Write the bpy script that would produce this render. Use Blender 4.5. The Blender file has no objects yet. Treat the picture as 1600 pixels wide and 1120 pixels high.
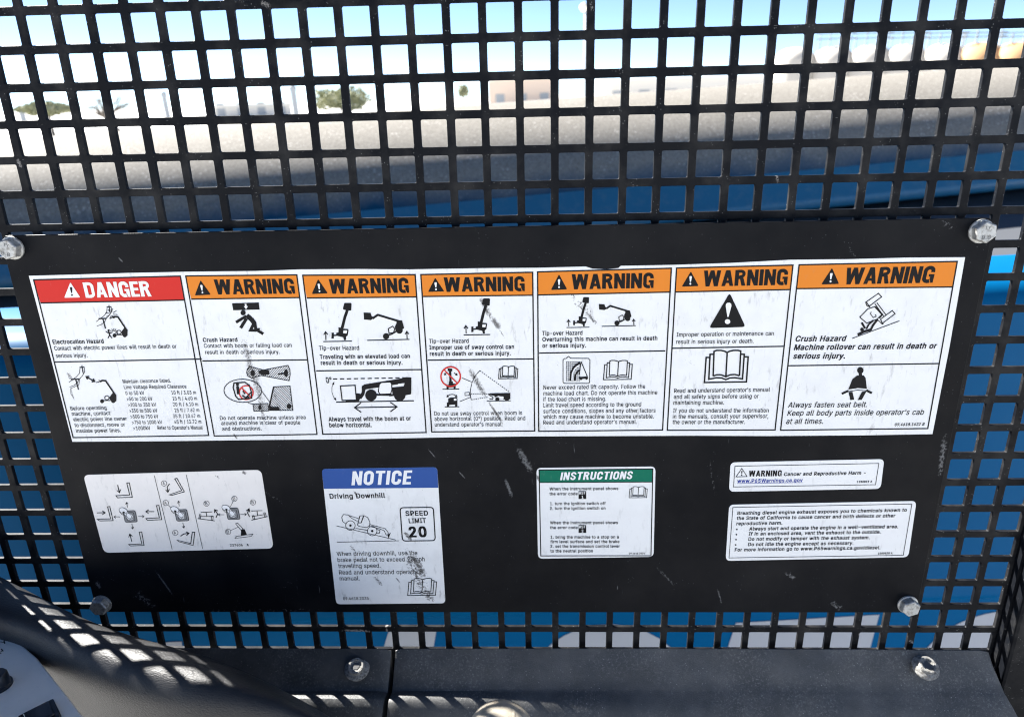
import bpy, bmesh, math, random
from mathutils import Vector, Matrix, Quaternion

random.seed(7)
S = bpy.context.scene
COL = S.collection
PI = math.pi

# ------------------------------------------------------------------ camera
# machine frame: X along the guard, Y outwards through it, Z up the guard (metres, guard front face at y = 0)
UP = Vector((-0.0077, -0.0472, 0.9989)).normalized()          # gravity seen from the slightly leaning cab
MACH = UP.rotation_difference(Vector((0, 0, 1))).to_matrix().to_4x4()
FPX = 1061.52                                                  # focal length in photo pixels (1600 wide)
CAM = Vector((-0.0041557, -0.5180338, -0.0751710))
R0 = Vector((0.9993971, 0.0273903, -0.0213358))                # camera right
R1 = Vector((-0.0115759, -0.3164888, -0.9485256))              # camera down
R2 = Vector((-0.0327329, 0.9482007, -0.3159809))               # camera forward
cam_d = bpy.data.cameras.new('camera')
cam = bpy.data.objects.new('camera', cam_d)
COL.objects.link(cam)
rot = Matrix((R0, -R1, -R2)).transposed().to_4x4()
cam.matrix_world = MACH @ Matrix.Translation(CAM) @ rot
cam_d.sensor_width = 36.0
cam_d.lens = 36.0 * FPX / 1600.0
cam_d.clip_start = 0.01
cam_d.clip_end = 6000
cam_d.dof.use_dof = True
cam_d.dof.focus_distance = 0.545
cam_d.dof.aperture_fstop = (cam_d.lens / 1000.0) / 0.0029
S.camera = cam

# ------------------------------------------------------------------ light
SUN_M = Vector((-1.50, 1.0, 1.50)).normalized()                # towards the sun, machine frame
SUN_W = (MACH.to_3x3() @ SUN_M).normalized()
w = bpy.data.worlds.new('World')
S.world = w
w.use_nodes = True
nt = w.node_tree
bg = nt.nodes['Background']
sky = nt.nodes.new('ShaderNodeTexSky')
sky.sky_type = 'NISHITA'
sky.sun_disc = False
sky.sun_elevation = math.asin(SUN_W.z)
sky.sun_rotation = math.atan2(SUN_W.x, SUN_W.y)
sky.air_density = 0.40
sky.dust_density = 0.0
sky.ozone_density = 2.0
nt.links.new(sky.outputs[0], bg.inputs[0])
bg.inputs[1].default_value = 0.05
sun_d = bpy.data.lights.new('sun', 'SUN')
sun_d.energy = 5.0
sun_d.angle = math.radians(0.53)
sun_d.color = (1.0, 0.97, 0.92)
sun = bpy.data.objects.new('sun', sun_d)
COL.objects.link(sun)
sun.rotation_euler = (-SUN_W).to_track_quat('-Z', 'Y').to_euler()
S.view_settings.view_transform = 'Standard'
S.view_settings.look = 'None'
S.view_settings.exposure = 2.40
S.view_settings.gamma = 1.0
S.render.engine = 'CYCLES'
S.cycles.max_bounces = 8
S.cycles.filter_width = 1.1
S.cycles.use_denoising = True
S.cycles.denoising_prefilter = 'ACCURATE'
S.cycles.denoising_input_passes = 'RGB_ALBEDO_NORMAL'

# ------------------------------------------------------------------ survey helpers (photo measurements -> real planes)
def ray(px, py):
    return R0 * ((px - 800) / FPX) + R1 * ((py - 560) / FPX) + R2
def at(px, py, y):
    d = ray(px, py)
    return CAM + d * ((y - CAM.y) / d.y)
def atz(px, py, z):
    d = ray(px, py)
    return CAM + d * ((z - CAM.z) / d.z)

# ------------------------------------------------------------------ materials
def mat(name, color, rough=0.6, metal=0.0, coat=0.0, spec=0.5, emit=None):
    m = bpy.data.materials.new(name)
    m.use_nodes = True
    p = m.node_tree.nodes['Principled BSDF']
    p.inputs['Base Color'].default_value = (*color, 1)
    p.inputs['Roughness'].default_value = rough
    p.inputs['Metallic'].default_value = metal
    p.inputs['Coat Weight'].default_value = coat
    p.inputs['Coat Roughness'].default_value = 0.08
    p.inputs['Specular IOR Level'].default_value = spec
    if emit:
        p.inputs['Emission Color'].default_value = (*emit[0], 1)
        p.inputs['Emission Strength'].default_value = emit[1]
    return m

class NB:
    """small node builder on one material"""
    def __init__(self, m):
        self.m, self.t = m, m.node_tree
        self.p = self.t.nodes['Principled BSDF']
        self.geo = None
        self.org = (0.0, 0.0)
    def n(self, typ, **kw):
        o = self.t.nodes.new(typ)
        for k, v in kw.items():
            setattr(o, k, v)
        return o
    def link(self, a, b):
        self.t.links.new(a, b)
    def pos(self):
        if self.geo is None:
            self.geo = self.n('ShaderNodeTexCoord').outputs['Object']
        return self.geo
    def mapping(self, scale=(1, 1, 1), rot=(0, 0, 0), loc=(0, 0, 0), src=None):
        a = self.n('ShaderNodeMapping')
        a.inputs['Scale'].default_value = scale
        a.inputs['Rotation'].default_value = rot
        a.inputs['Location'].default_value = loc
        self.link(src or self.pos(), a.inputs[0])
        return a.outputs[0]
    def noise(self, scale, detail=3, rough=0.6, vec=None, dist=0.0):
        a = self.n('ShaderNodeTexNoise')
        a.inputs['Scale'].default_value = scale
        a.inputs['Detail'].default_value = detail
        a.inputs['Roughness'].default_value = rough
        a.inputs['Distortion'].default_value = dist
        self.link(vec or self.pos(), a.inputs['Vector'])
        return a.outputs['Fac']
    def voro(self, scale, vec=None, feature='F1'):
        a = self.n('ShaderNodeTexVoronoi', feature=feature)
        a.inputs['Scale'].default_value = scale
        self.link(vec or self.pos(), a.inputs['Vector'])
        return a.outputs['Distance']
    def ramp(self, f, lo, hi, a=0.0, b=1.0):
        r = self.n('ShaderNodeMapRange', clamp=True)
        r.inputs['From Min'].default_value = lo
        r.inputs['From Max'].default_value = hi
        r.inputs['To Min'].default_value = a
        r.inputs['To Max'].default_value = b
        self.link(f, r.inputs['Value'])
        return r.outputs[0]
    def math(self, op, a, b=None):
        r = self.n('ShaderNodeMath', operation=op)
        for i, v in enumerate((a, b)):
            if v is None:
                continue
            if isinstance(v, (int, float)):
                r.inputs[i].default_value = v
            else:
                self.link(v, r.inputs[i])
        r.use_clamp = op in ('ADD', 'MULTIPLY_ADD')
        return r.outputs[0]
    def mix(self, f, a, b):
        r = self.n('ShaderNodeMix', data_type='RGBA')
        if isinstance(f, (int, float)):
            r.inputs[0].default_value = f
        else:
            self.link(f, r.inputs[0])
        for i, v in ((6, a), (7, b)):
            if isinstance(v, tuple):
                r.inputs[i].default_value = (*v, 1)
            else:
                self.link(v, r.inputs[i])
        return r.outputs[2]
    def color(self, c):
        self.link(c, self.p.inputs['Base Color'])
    def rough(self, f):
        self.link(f, self.p.inputs['Roughness'])
    def bump(self, h, strength=0.3, dist=0.001):
        b = self.n('ShaderNodeBump')
        b.inputs['Strength'].default_value = strength
        b.inputs['Distance'].default_value = dist
        self.link(h, b.inputs['Height'])
        self.link(b.outputs[0], self.p.inputs['Normal'])
    def streak(self, p0, p1, width, nscale=500, lo=0.45, hi=0.6, power=1.0):
        """worn mark along the segment p0-p1 (x, z of the plate), broken up by noise"""
        dx, dz = p1[0] - p0[0], p1[1] - p0[1]
        L = math.hypot(dx, dz)
        ang = math.atan2(dz, dx)
        cx, cz = (p0[0] + p1[0]) / 2 - self.org[0], (p0[1] + p1[1]) / 2 - self.org[1]
        sep = self.n('ShaderNodeSeparateXYZ')
        self.link(self.pos(), sep.inputs[0])
        x = self.math('SUBTRACT', sep.outputs[0], cx)
        z = self.math('SUBTRACT', sep.outputs[2], cz)
        c, s = math.cos(ang), math.sin(ang)
        a = self.math('ADD', self.math('MULTIPLY', x, c / (L / 2)), self.math('MULTIPLY', z, s / (L / 2)))
        a.node.use_clamp = False
        b = self.math('ADD', self.math('MULTIPLY', x, -s / (width / 2)), self.math('MULTIPLY', z, c / (width / 2)))
        b.node.use_clamp = False
        r = self.math('ADD', self.math('POWER', self.math('ABSOLUTE', a), 4.0), self.math('POWER', self.math('ABSOLUTE', b), 2.0))
        r.node.use_clamp = False
        env = self.ramp(r, 1.0, 0.0)
        nz = self.noise(nscale, 4, 0.7)
        k = self.math('ADD', nz, self.math('MULTIPLY', env, 0.35))
        k.node.use_clamp = False
        hit = self.ramp(k, lo + 0.35, hi + 0.35)
        return self.math('MULTIPLY', hit, env if power else self.ramp(env, 0.0, 0.1))


def xz(px, py, y=-0.012):
    p = at(px, py, y)
    return (p.x, p.z)

# black painted steel of the guard, with dust specks
M_guard = mat('guard_paint', (0.018, 0.020, 0.024), 0.55, spec=0.10)
b = NB(M_guard)
dust = b.ramp(b.noise(28, 4, 0.65), 0.46, 0.82, 0.0, 0.16)
sp = b.math('MULTIPLY', b.ramp(b.voro(420), 0.16, 0.08), b.ramp(b.noise(60, 2), 0.50, 0.62))
lint = b.math('MULTIPLY', b.ramp(b.noise(900, 2, 0.5, b.mapping((0.25, 1, 1), (0, 0.7, 0))), 0.70, 0.76), b.ramp(b.noise(45, 2), 0.5, 0.66))
c = b.mix(dust, (0.0045, 0.0052, 0.007), (0.20, 0.19, 0.17))
c = b.mix(b.math('MULTIPLY', b.math('ADD', sp, lint), 0.42), c, (0.45, 0.45, 0.43))
mk = None
for st in [(xz(528, 984, 0), xz(585, 986, 0), .006, 420, .40, .50, 1), (xz(603, 968, 0), xz(606, 1004, 0), .005, 420, .42, .52, 1), (xz(26, 246, 0), xz(34, 264, 0), .005, 700, .36, .52, 1),
           (xz(404, 2, 0), xz(426, 12, 0), .007, 1300, .44, .54, 1), (xz(1212, 262, 0), xz(1216, 290, 0), .004, 800, .42, .56, 1), (xz(1342, 985, 0), xz(1346, 1005, 0), .004, 500, .40, .52, 1),
           (xz(1420, 998, 0), xz(1428, 1006, 0), .005, 500, .42, .52, 1), (xz(921, 2, 0), xz(928, 22, 0), .004, 1000, .46, .58, 1), (xz(1320, 955, 0), xz(1420, 955, 0), .005, 350, .50, .60, 1), (xz(190, 410, 0), xz(470, 404, 0), .004, 400, .6, .7, 1)]:
    s_ = b.streak(*st)
    mk = s_ if mk is None else b.math('MAXIMUM', mk, s_)
b.color(b.mix(b.math('MULTIPLY', mk, 0.7), c, (0.30, 0.28, 0.26)))
b.rough(b.ramp(b.noise(90, 3), 0.3, 0.7, 0.38, 0.62))
b.bump(b.noise(1600, 2), 0.12, 0.0005)

M_plate = mat('plate_paint', (0.012, 0.013, 0.016), 0.42, spec=0.08)
b = NB(M_plate)
haze_ = b.ramp(b.noise(7, 5, 0.65), 0.42, 0.8, 0.0, 0.075)
sp = b.math('MULTIPLY', b.ramp(b.voro(330), 0.10, 0.05), b.ramp(b.noise(40, 3), 0.5, 0.62))
scr = b.math('MULTIPLY', b.ramp(b.noise(420, 2, 0.5, b.mapping((1, 1, 0.10), (0, -0.6, 0))), 0.70, 0.76), b.ramp(b.noise(16, 3), 0.52, 0.68))
b.org = (-.04, -.4832)
mk = None
for (p0, p1, wd, ns, lo, hi, pw) in [
        (xz(806, 694), xz(834, 742), 0.009, 420, 0.36, 0.52, 1), (xz(788, 744), xz(802, 780), 0.005, 700, 0.36, 0.48, 1),
        (xz(668, 700), xz(682, 716), 0.0015, 900, 0.30, 0.5, 1), (xz(716, 735), xz(728, 748), 0.002, 900, 0.35, 0.5, 1),
        (xz(1478, 668), xz(1466, 755), 0.008, 380, 0.42, 0.52, 1), (xz(205, 918), xz(250, 955), 0.022, 330, 0.50, 0.60, 1),
        (xz(240, 886), xz(275, 935), 0.0035, 900, 0.40, 0.55, 1), (xz(150, 905), xz(158, 920), 0.006, 500, 0.38, 0.5, 1),
        (xz(1225, 890), xz(1245, 908), 0.009, 420, 0.46, 0.58, 1), (xz(1295, 938), xz(1318, 953), 0.012, 420, 0.46, 0.56, 1),
        (xz(1120, 915), xz(1128, 945), 0.003, 700, 0.40, 0.56, 1), (xz(185, 402), xz(193, 410), 0.002, 900, 0.3, 0.5, 1),
        (xz(1462, 342), xz(1500, 360), 0.010, 500, 0.52, 0.60, 1), (xz(1020, 880), xz(1060, 920), 0.005, 700, 0.46, 0.6, 1),
        (xz(380, 740), xz(460, 800), 0.010, 600, 0.56, 0.66, 1), (xz(220, 955), xz(560, 951), 0.008, 420, 0.54, 0.66, 1),
        (xz(1320, 375), xz(1345, 420), 0.006, 700, 0.54, 0.64, 1), (xz(1105, 700), xz(1120, 790), 0.006, 700, 0.54, 0.64, 1)]:
    s_ = b.streak(p0, p1, wd, ns, lo, hi, pw)
    mk = s_ if mk is None else b.math('MAXIMUM', mk, s_)
c = b.mix(haze_, (0.0030, 0.0036, 0.0052), (0.16, 0.15, 0.14))
c = b.mix(b.math('MULTIPLY', b.math('ADD', sp, scr), 0.40), c, (0.36, 0.37, 0.38))
c = b.mix(b.math('MULTIPLY', mk, 0.5), c, (0.26, 0.26, 0.26))
b.color(c)
b.rough(b.ramp(b.noise(30, 4), 0.3, 0.7, 0.34, 0.52))
b.bump(b.noise(700, 2), 0.08, 0.0005)

def paper_mat(name, base, streaks, dirt=1.0, ry=0.75, org=(0, 0)):
    m = mat(name, base, 0.45)
    b = NB(m)
    b.org = org
    v = b.mapping((1, 1, 0.28), (0, ry, 0))
    d1 = b.math('MULTIPLY', b.ramp(b.noise(260, 4, 0.65, v), 0.56, 0.78), b.ramp(b.noise(28, 3), 0.42, 0.68))
    d2 = b.ramp(b.noise(55, 4, 0.6), 0.45, 0.85, 0.0, 0.30)
    d3 = b.math('MULTIPLY', b.ramp(b.voro(260), 0.09, 0.04), b.ramp(b.noise(38, 2), 0.5, 0.6))
    tot = b.math('ADD', b.math('MULTIPLY', d1, 0.85 * dirt), b.math('MULTIPLY', d2, 0.45 * dirt))
    tot = b.math('ADD', tot, b.math('MULTIPLY', d3, 0.6 * dirt))
    c = b.mix(tot, base, (0.20, 0.19, 0.17))
    mk = None
    for st in streaks:
        s_ = b.streak(*st)
        mk = s_ if mk is None else b.math('MAXIMUM', mk, s_)
    if mk is not None:
        c = b.mix(b.math('MULTIPLY', mk, 0.92), c, (0.045, 0.042, 0.040))
    b.color(c)
    b.rough(b.ramp(b.noise(50, 3), 0.3, 0.7, 0.35, 0.55))
    return m

WHITE = (0.80, 0.80, 0.78)
M_strip = paper_mat('strip_paper', WHITE, [
    (xz(376, 515), xz(412, 640), 0.010, 800, 0.36, 0.58, 1), (xz(398, 570), xz(418, 680), 0.007, 900, 0.40, 0.58, 1),
    (xz(425, 600), xz(442, 652), 0.005, 900, 0.46, 0.6, 1),
    (xz(748, 460), xz(770, 502), 0.006, 600, 0.34, 0.5, 1), (xz(768, 495), xz(782, 515), 0.006, 600, 0.22, 0.42, 1), (xz(778, 510), xz(790, 530), 0.0022, 800, 0.42, 0.6, 1),
    (xz(730, 570), xz(762, 624), 0.007, 700, 0.30, 0.5, 1), (xz(758, 618), xz(790, 668), 0.0035, 900, 0.34, 0.52, 1),
    (xz(886, 434), xz(900, 474), 0.006, 800, 0.42, 0.55, 1), (xz(896, 466), xz(928, 498), 0.013, 700, 0.48, 0.58, 1), (xz(915, 486), xz(934, 508), 0.004, 800, 0.34, 0.5, 1),
    (xz(1064, 555), xz(1095, 580), 0.014, 700, 0.58, 0.68, 1), (xz(105, 580), xz(116, 596), 0.005, 1200, 0.36, 0.5, 1), (xz(110, 600), xz(118, 628), 0.0016, 1200, 0.36, 0.6, 1),
    (xz(1402, 525), xz(1418, 555), 0.007, 800, 0.56, 0.68, 1), (xz(365, 676), xz(372, 686), 0.002, 900, 0.2, 0.4, 1)], 1.0, org=(-.04, -.3126))
M_notice = paper_mat('notice_paper', WHITE, [
    (xz(630, 828), xz(645, 845), 0.006, 600, 0.34, 0.46, 1), (xz(632, 845), xz(668, 938), 0.020, 420, 0.44, 0.56, 1), (xz(640, 860), xz(668, 905), 0.011, 500, 0.36, 0.48, 1),
    (xz(658, 915), xz(680, 942), 0.012, 500, 0.42, 0.55, 1), (xz(583, 898), xz(600, 916), 0.006, 700, 0.40, 0.55, 1), (xz(553, 764), xz(560, 778), 0.003, 700, 0.34, 0.5, 1),
    (xz(618, 900), xz(626, 910), 0.002, 700, 0.30, 0.5, 1), (xz(546, 848), xz(556, 862), 0.006, 700, 0.46, 0.6, 1)], 1.3, org=(-.13, -.474))
M_cream = paper_mat('lever_paper', (0.82, 0.78, 0.73), [
    (xz(335, 739), xz(345, 748), 0.005, 800, 0.44, 0.56, 1), (xz(378, 735), xz(386, 740), 0.005, 700, 0.30, 0.46, 1), (xz(330, 820), xz(342, 848), 0.0014, 900, 0.5, 0.7, 1)], 0.8, org=(-.34, -.42))
M_label = paper_mat('label_paper', WHITE, [(xz(838, 740), xz(844, 752), 0.004, 700, 0.30, 0.46, 1)], 0.6, org=(.05, -.43))

def ink(name, col, worn=0.35):
    m = mat(name, col, 0.5, spec=0.15)
    b = NB(m)
    k = b.math('MULTIPLY', b.ramp(b.noise(320, 4, 0.7, b.mapping((1, 1, 0.35), (0, 0.75, 0))), 0.60, 0.80), worn)
    b.color(b.mix(k, col, tuple(x * 0.5 + 0.14 for x in col)))
    return m
M_ink = ink('black_ink', (0.004, 0.004, 0.005), 0.16)
M_white_ink = ink('white_ink', (0.83, 0.825, 0.81), 0.3)
M_orange = ink('orange_ink', (0.74, 0.225, 0.022), 0.4)
M_red = ink('red_ink', (0.62, 0.028, 0.02), 0.3)
M_blue = ink('blue_ink', (0.028, 0.085, 0.30), 0.25)
M_link = ink('link_blue_ink', (0.03, 0.05, 0.30), 0.2)
M_green = ink('green_ink', (0.0, 0.15, 0.085), 0.3)
M_grey_ink = ink('grey_ink', (0.22, 0.22, 0.22), 0.2)

M_zinc = mat('zinc_steel', (0.52, 0.51, 0.49), 0.5, 0.55)
b = NB(M_zinc)
b.color(b.mix(b.ramp(b.noise(420, 4), 0.45, 0.7), (0.46, 0.46, 0.44), (0.20, 0.19, 0.17)))
b.rough(b.ramp(b.noise(300, 3), 0.3, 0.7, 0.42, 0.7))
b.bump(b.noise(900, 3), 0.2, 0.0004)
M_screw = mat('dusty_screw', (0.3, 0.29, 0.27), 0.85, 0.0, spec=0.2)
b = NB(M_screw)
b.color(b.mix(b.ramp(b.noise(500, 4), 0.4, 0.65), (0.26, 0.255, 0.24), (0.11, 0.105, 0.095)))
b.bump(b.noise(900, 3), 0.25, 0.0004)
M_zinc_ink = mat('stamped_steel', (0.10, 0.10, 0.10), 0.6, 0.3)

M_trim = mat('moulded_plastic', (0.035, 0.038, 0.042), 0.6, spec=0.6)
b = NB(M_trim)
d = b.ramp(b.noise(24, 5, 0.65), 0.40, 0.75, 0.05, 0.38)
sp = b.math('MULTIPLY', b.ramp(b.voro(300), 0.14, 0.06), b.ramp(b.noise(30, 3), 0.46, 0.6))
c = b.mix(d, (0.022, 0.024, 0.026), (0.17, 0.165, 0.155))
gr = b.math('MULTIPLY', b.ramp(b.noise(520, 4, 0.8), 0.52, 0.66), b.ramp(b.noise(18, 4, 0.6), 0.40, 0.62))
c = b.mix(b.math('MULTIPLY', gr, 0.45), c, (0.26, 0.255, 0.24))
wp = b.math('MULTIPLY', b.ramp(b.noise(60, 4, 0.6, b.mapping((1, 0.25, 0.25), (0, 0.5, 0.4))), 0.56, 0.70), b.ramp(b.noise(9, 2), 0.45, 0.65))
c = b.mix(b.math('MULTIPLY', wp, 0.30), c, (0.20, 0.195, 0.18))
b.color(b.mix(b.math('MULTIPLY', sp, 0.8), c, (0.36, 0.35, 0.33)))
b.bump(b.noise(900, 3, 0.7), 0.45, 0.0006)
b.rough(b.ramp(b.noise(40, 3), 0.3, 0.7, 0.42, 0.58))

M_vinyl = mat('grained_vinyl', (0.05, 0.052, 0.055), 0.42, spec=0.28)
b = NB(M_vinyl)
gr = b.noise(1000, 3, 0.6, b.mapping((0.5, 1, 1), (0, 0.5, 0.3)))
b.color(b.mix(b.ramp(b.noise(30, 4), 0.4, 0.75, 0, 0.4), (0.017, 0.017, 0.018), (0.050, 0.049, 0.047)))
b.bump(gr, 0.5, 0.0008)

M_face = mat('grey_faceplate', (0.42, 0.46, 0.50), 0.4)
b = NB(M_face)
k = b.math('ADD', b.math('MULTIPLY', b.ramp(b.noise(300, 4), 0.6, 0.8), 0.35), b.ramp(b.noise(30, 3), 0.4, 0.9, 0, 0.3))
b.color(b.mix(k, (0.74, 0.70, 0.62), (0.42, 0.40, 0.36)))
M_knob = mat('black_knob', (0.015, 0.015, 0.017), 0.35)
M_gloss = mat('black_gloss', (0.012, 0.012, 0.014), 0.16)
M_tan = mat('worn_tan', (0.42, 0.38, 0.30), 0.7)
b = NB(M_tan)
b.color(b.mix(b.ramp(b.noise(120, 5, 0.7), 0.35, 0.7), (0.30, 0.27, 0.215), (0.17, 0.145, 0.11)))
b.bump(b.noise(500, 3), 0.3, 0.0006)

M_hood = mat('blue_gloss_paint', (0.0, 0.125, 0.28), 0.5, 0.0, 0.0, spec=0.06)
b = NB(M_hood)
k = b.math('MULTIPLY', b.ramp(b.noise(120, 4, 0.7), 0.60, 0.75), 0.15)
b.color(b.mix(k, (0.0, 0.096, 0.238), (0.02, 0.12, 0.235)))
M_lit_flange = mat('boom_lit_flange_paint', (0.035, 0.14, 0.24), 0.4)  # paler blue than the boom side: reflected light put into the colour
b = NB(M_lit_flange)
b.color(b.mix(b.math('MULTIPLY', b.ramp(b.noise(30, 5, 0.7), 0.5, 0.75), 0.5), (0.02, 0.145, 0.235), (0.13, 0.21, 0.25)))
M_letter = mat('grey_letter', (0.42, 0.43, 0.45), 0.5)

M_boom = mat('dusty_boom', (0.02, 0.07, 0.14), 0.5, spec=0.08)
b = NB(M_boom)
sep = b.n('ShaderNodeSeparateXYZ')
b.link(b.pos(), sep.inputs[0])
hgt = sep.outputs[2]
edge = b.math('ADD', hgt, b.math('MULTIPLY', b.math('SUBTRACT', b.noise(5, 4, 0.6), 0.5), 0.10))
edge.node.use_clamp = False
edge.node.inputs[0].node
cover = b.ramp(edge, -0.275, -0.20)
spk = b.ramp(b.noise(130, 6, 0.8), 0.38, 0.64)
spk2 = b.math('MULTIPLY', b.ramp(b.voro(80), 0.30, 0.14), b.ramp(b.noise(14, 3), 0.45, 0.6))
scr = b.math('MULTIPLY', b.ramp(b.noise(90, 3, 0.6, b.mapping((1, 1, 0.12), (0, 0.4, 0))), 0.64, 0.72), b.ramp(b.noise(7, 3), 0.52, 0.64))
dustc = b.mix(spk, (0.145, 0.135, 0.118), (0.245, 0.23, 0.205))
dustc = b.mix(b.math('MULTIPLY', b.math('ADD', spk2, scr), 0.6), dustc, (0.46, 0.445, 0.42))
base = b.mix(b.math('MULTIPLY', scr, 0.5), (0.0, 0.045, 0.10), (0.20, 0.23, 0.26))
b.color(b.mix(cover, base, dustc))
b.rough(b.ramp(cover, 0, 1, 0.40, 0.85))

M_sand = mat('desert_sand', (0.42, 0.36, 0.28), 0.9)
b = NB(M_sand)
b.color(b.mix(b.noise(0.08, 5), (0.58, 0.57, 0.55), (0.48, 0.47, 0.45)))

# ------------------------------------------------------------------ object helpers
MACHINE_ROOTS = []
def link(o):
    COL.objects.link(o)
    return o
def tag(o, label=None, cat=None, group=None, kind=None):
    if label: o['label'] = label
    if cat: o['category'] = cat
    if group: o['group'] = group
    if kind: o['kind'] = kind
    return o
def thing(name, loc, label, cat, group=None, machine=True):
    o = link(bpy.data.objects.new(name, None))
    o.empty_display_size = 0.05
    o.location = loc
    tag(o, label, cat, group)
    if machine: MACHINE_ROOTS.append(o)
    return o
def origin_of(o):
    v = Vector((0, 0, 0))
    while o is not None:
        v += o.location
        o = o.parent
    return v
def mesh_obj(name, verts, faces, m, parent=None, smooth=False, label=None, keep=True):
    """verts in the machine (or world) frame; stored relative to the parent's origin"""
    og = origin_of(parent) if parent else Vector((0, 0, 0))
    me = bpy.data.meshes.new(name)
    me.from_pydata([tuple(Vector(v) - og) for v in verts], [], faces)
    me.materials.append(m)
    if smooth:
        me.polygons.foreach_set('use_smooth', [True] * len(me.polygons))
    me.update()
    o = link(bpy.data.objects.new(name, me))
    if parent: o.parent = parent
    if label: o['label'] = label
    return o
def bm_obj(name, bm, m, parent=None, smooth=False, label=None):
    bmesh.ops.recalc_face_normals(bm, faces=bm.faces)
    vs = [v.co.copy() for v in bm.verts]
    bm.verts.index_update()
    fs = [[v.index for v in f.verts] for f in bm.faces]
    bm.free()
    return mesh_obj(name, vs, fs, m, parent, smooth, label)
def add_mod_bevel(o, width, seg=2, ang=35):
    md = o.modifiers.new('bevel', 'BEVEL')
    md.width = width; md.segments = seg; md.limit_method = 'ANGLE'; md.angle_limit = math.radians(ang)
    return o
def smooth_by_angle(o, ang=40):
    for p in o.data.polygons: p.use_smooth = True
    md = o.modifiers.new('split', 'EDGE_SPLIT')
    md.split_angle = math.radians(ang)
    return o
def bm_box(bm, lo, hi):
    r = bmesh.ops.create_cube(bm, size=1.0)
    for v in r['verts']:
        v.co = Vector([lo[i] + (v.co[i] + 0.5) * (hi[i] - lo[i]) for i in range(3)])
    return r['verts']
def bm_lathe(bm, prof, seg, origin, axis):
    """prof: (radius, height) pairs along axis from origin"""
    axis = Vector(axis).normalized()
    q = Vector((0, 0, 1)).rotation_difference(axis)
    rings = []
    for (r, h) in prof:
        if r < 1e-7:
            rings.append([bm.verts.new(Vector(origin) + q @ Vector((0, 0, h)))])
        else:
            rings.append([bm.verts.new(Vector(origin) + q @ Vector((r * math.cos(2 * PI * k / seg), r * math.sin(2 * PI * k / seg), h))) for k in range(seg)])
    for a, c in zip(rings, rings[1:]):
        for k in range(seg):
            k2 = (k + 1) % seg
            if len(a) == 1 and len(c) == 1: continue
            if len(a) == 1: bm.faces.new((a[0], c[k], c[k2]))
            elif len(c) == 1: bm.faces.new((a[k], a[k2], c[0]))
            else: bm.faces.new((a[k], a[k2], c[k2], c[k]))
    if len(rings[0]) > 1: bm.faces.new(rings[0][::-1])
    if len(rings[-1]) > 1: bm.faces.new(rings[-1])

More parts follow.
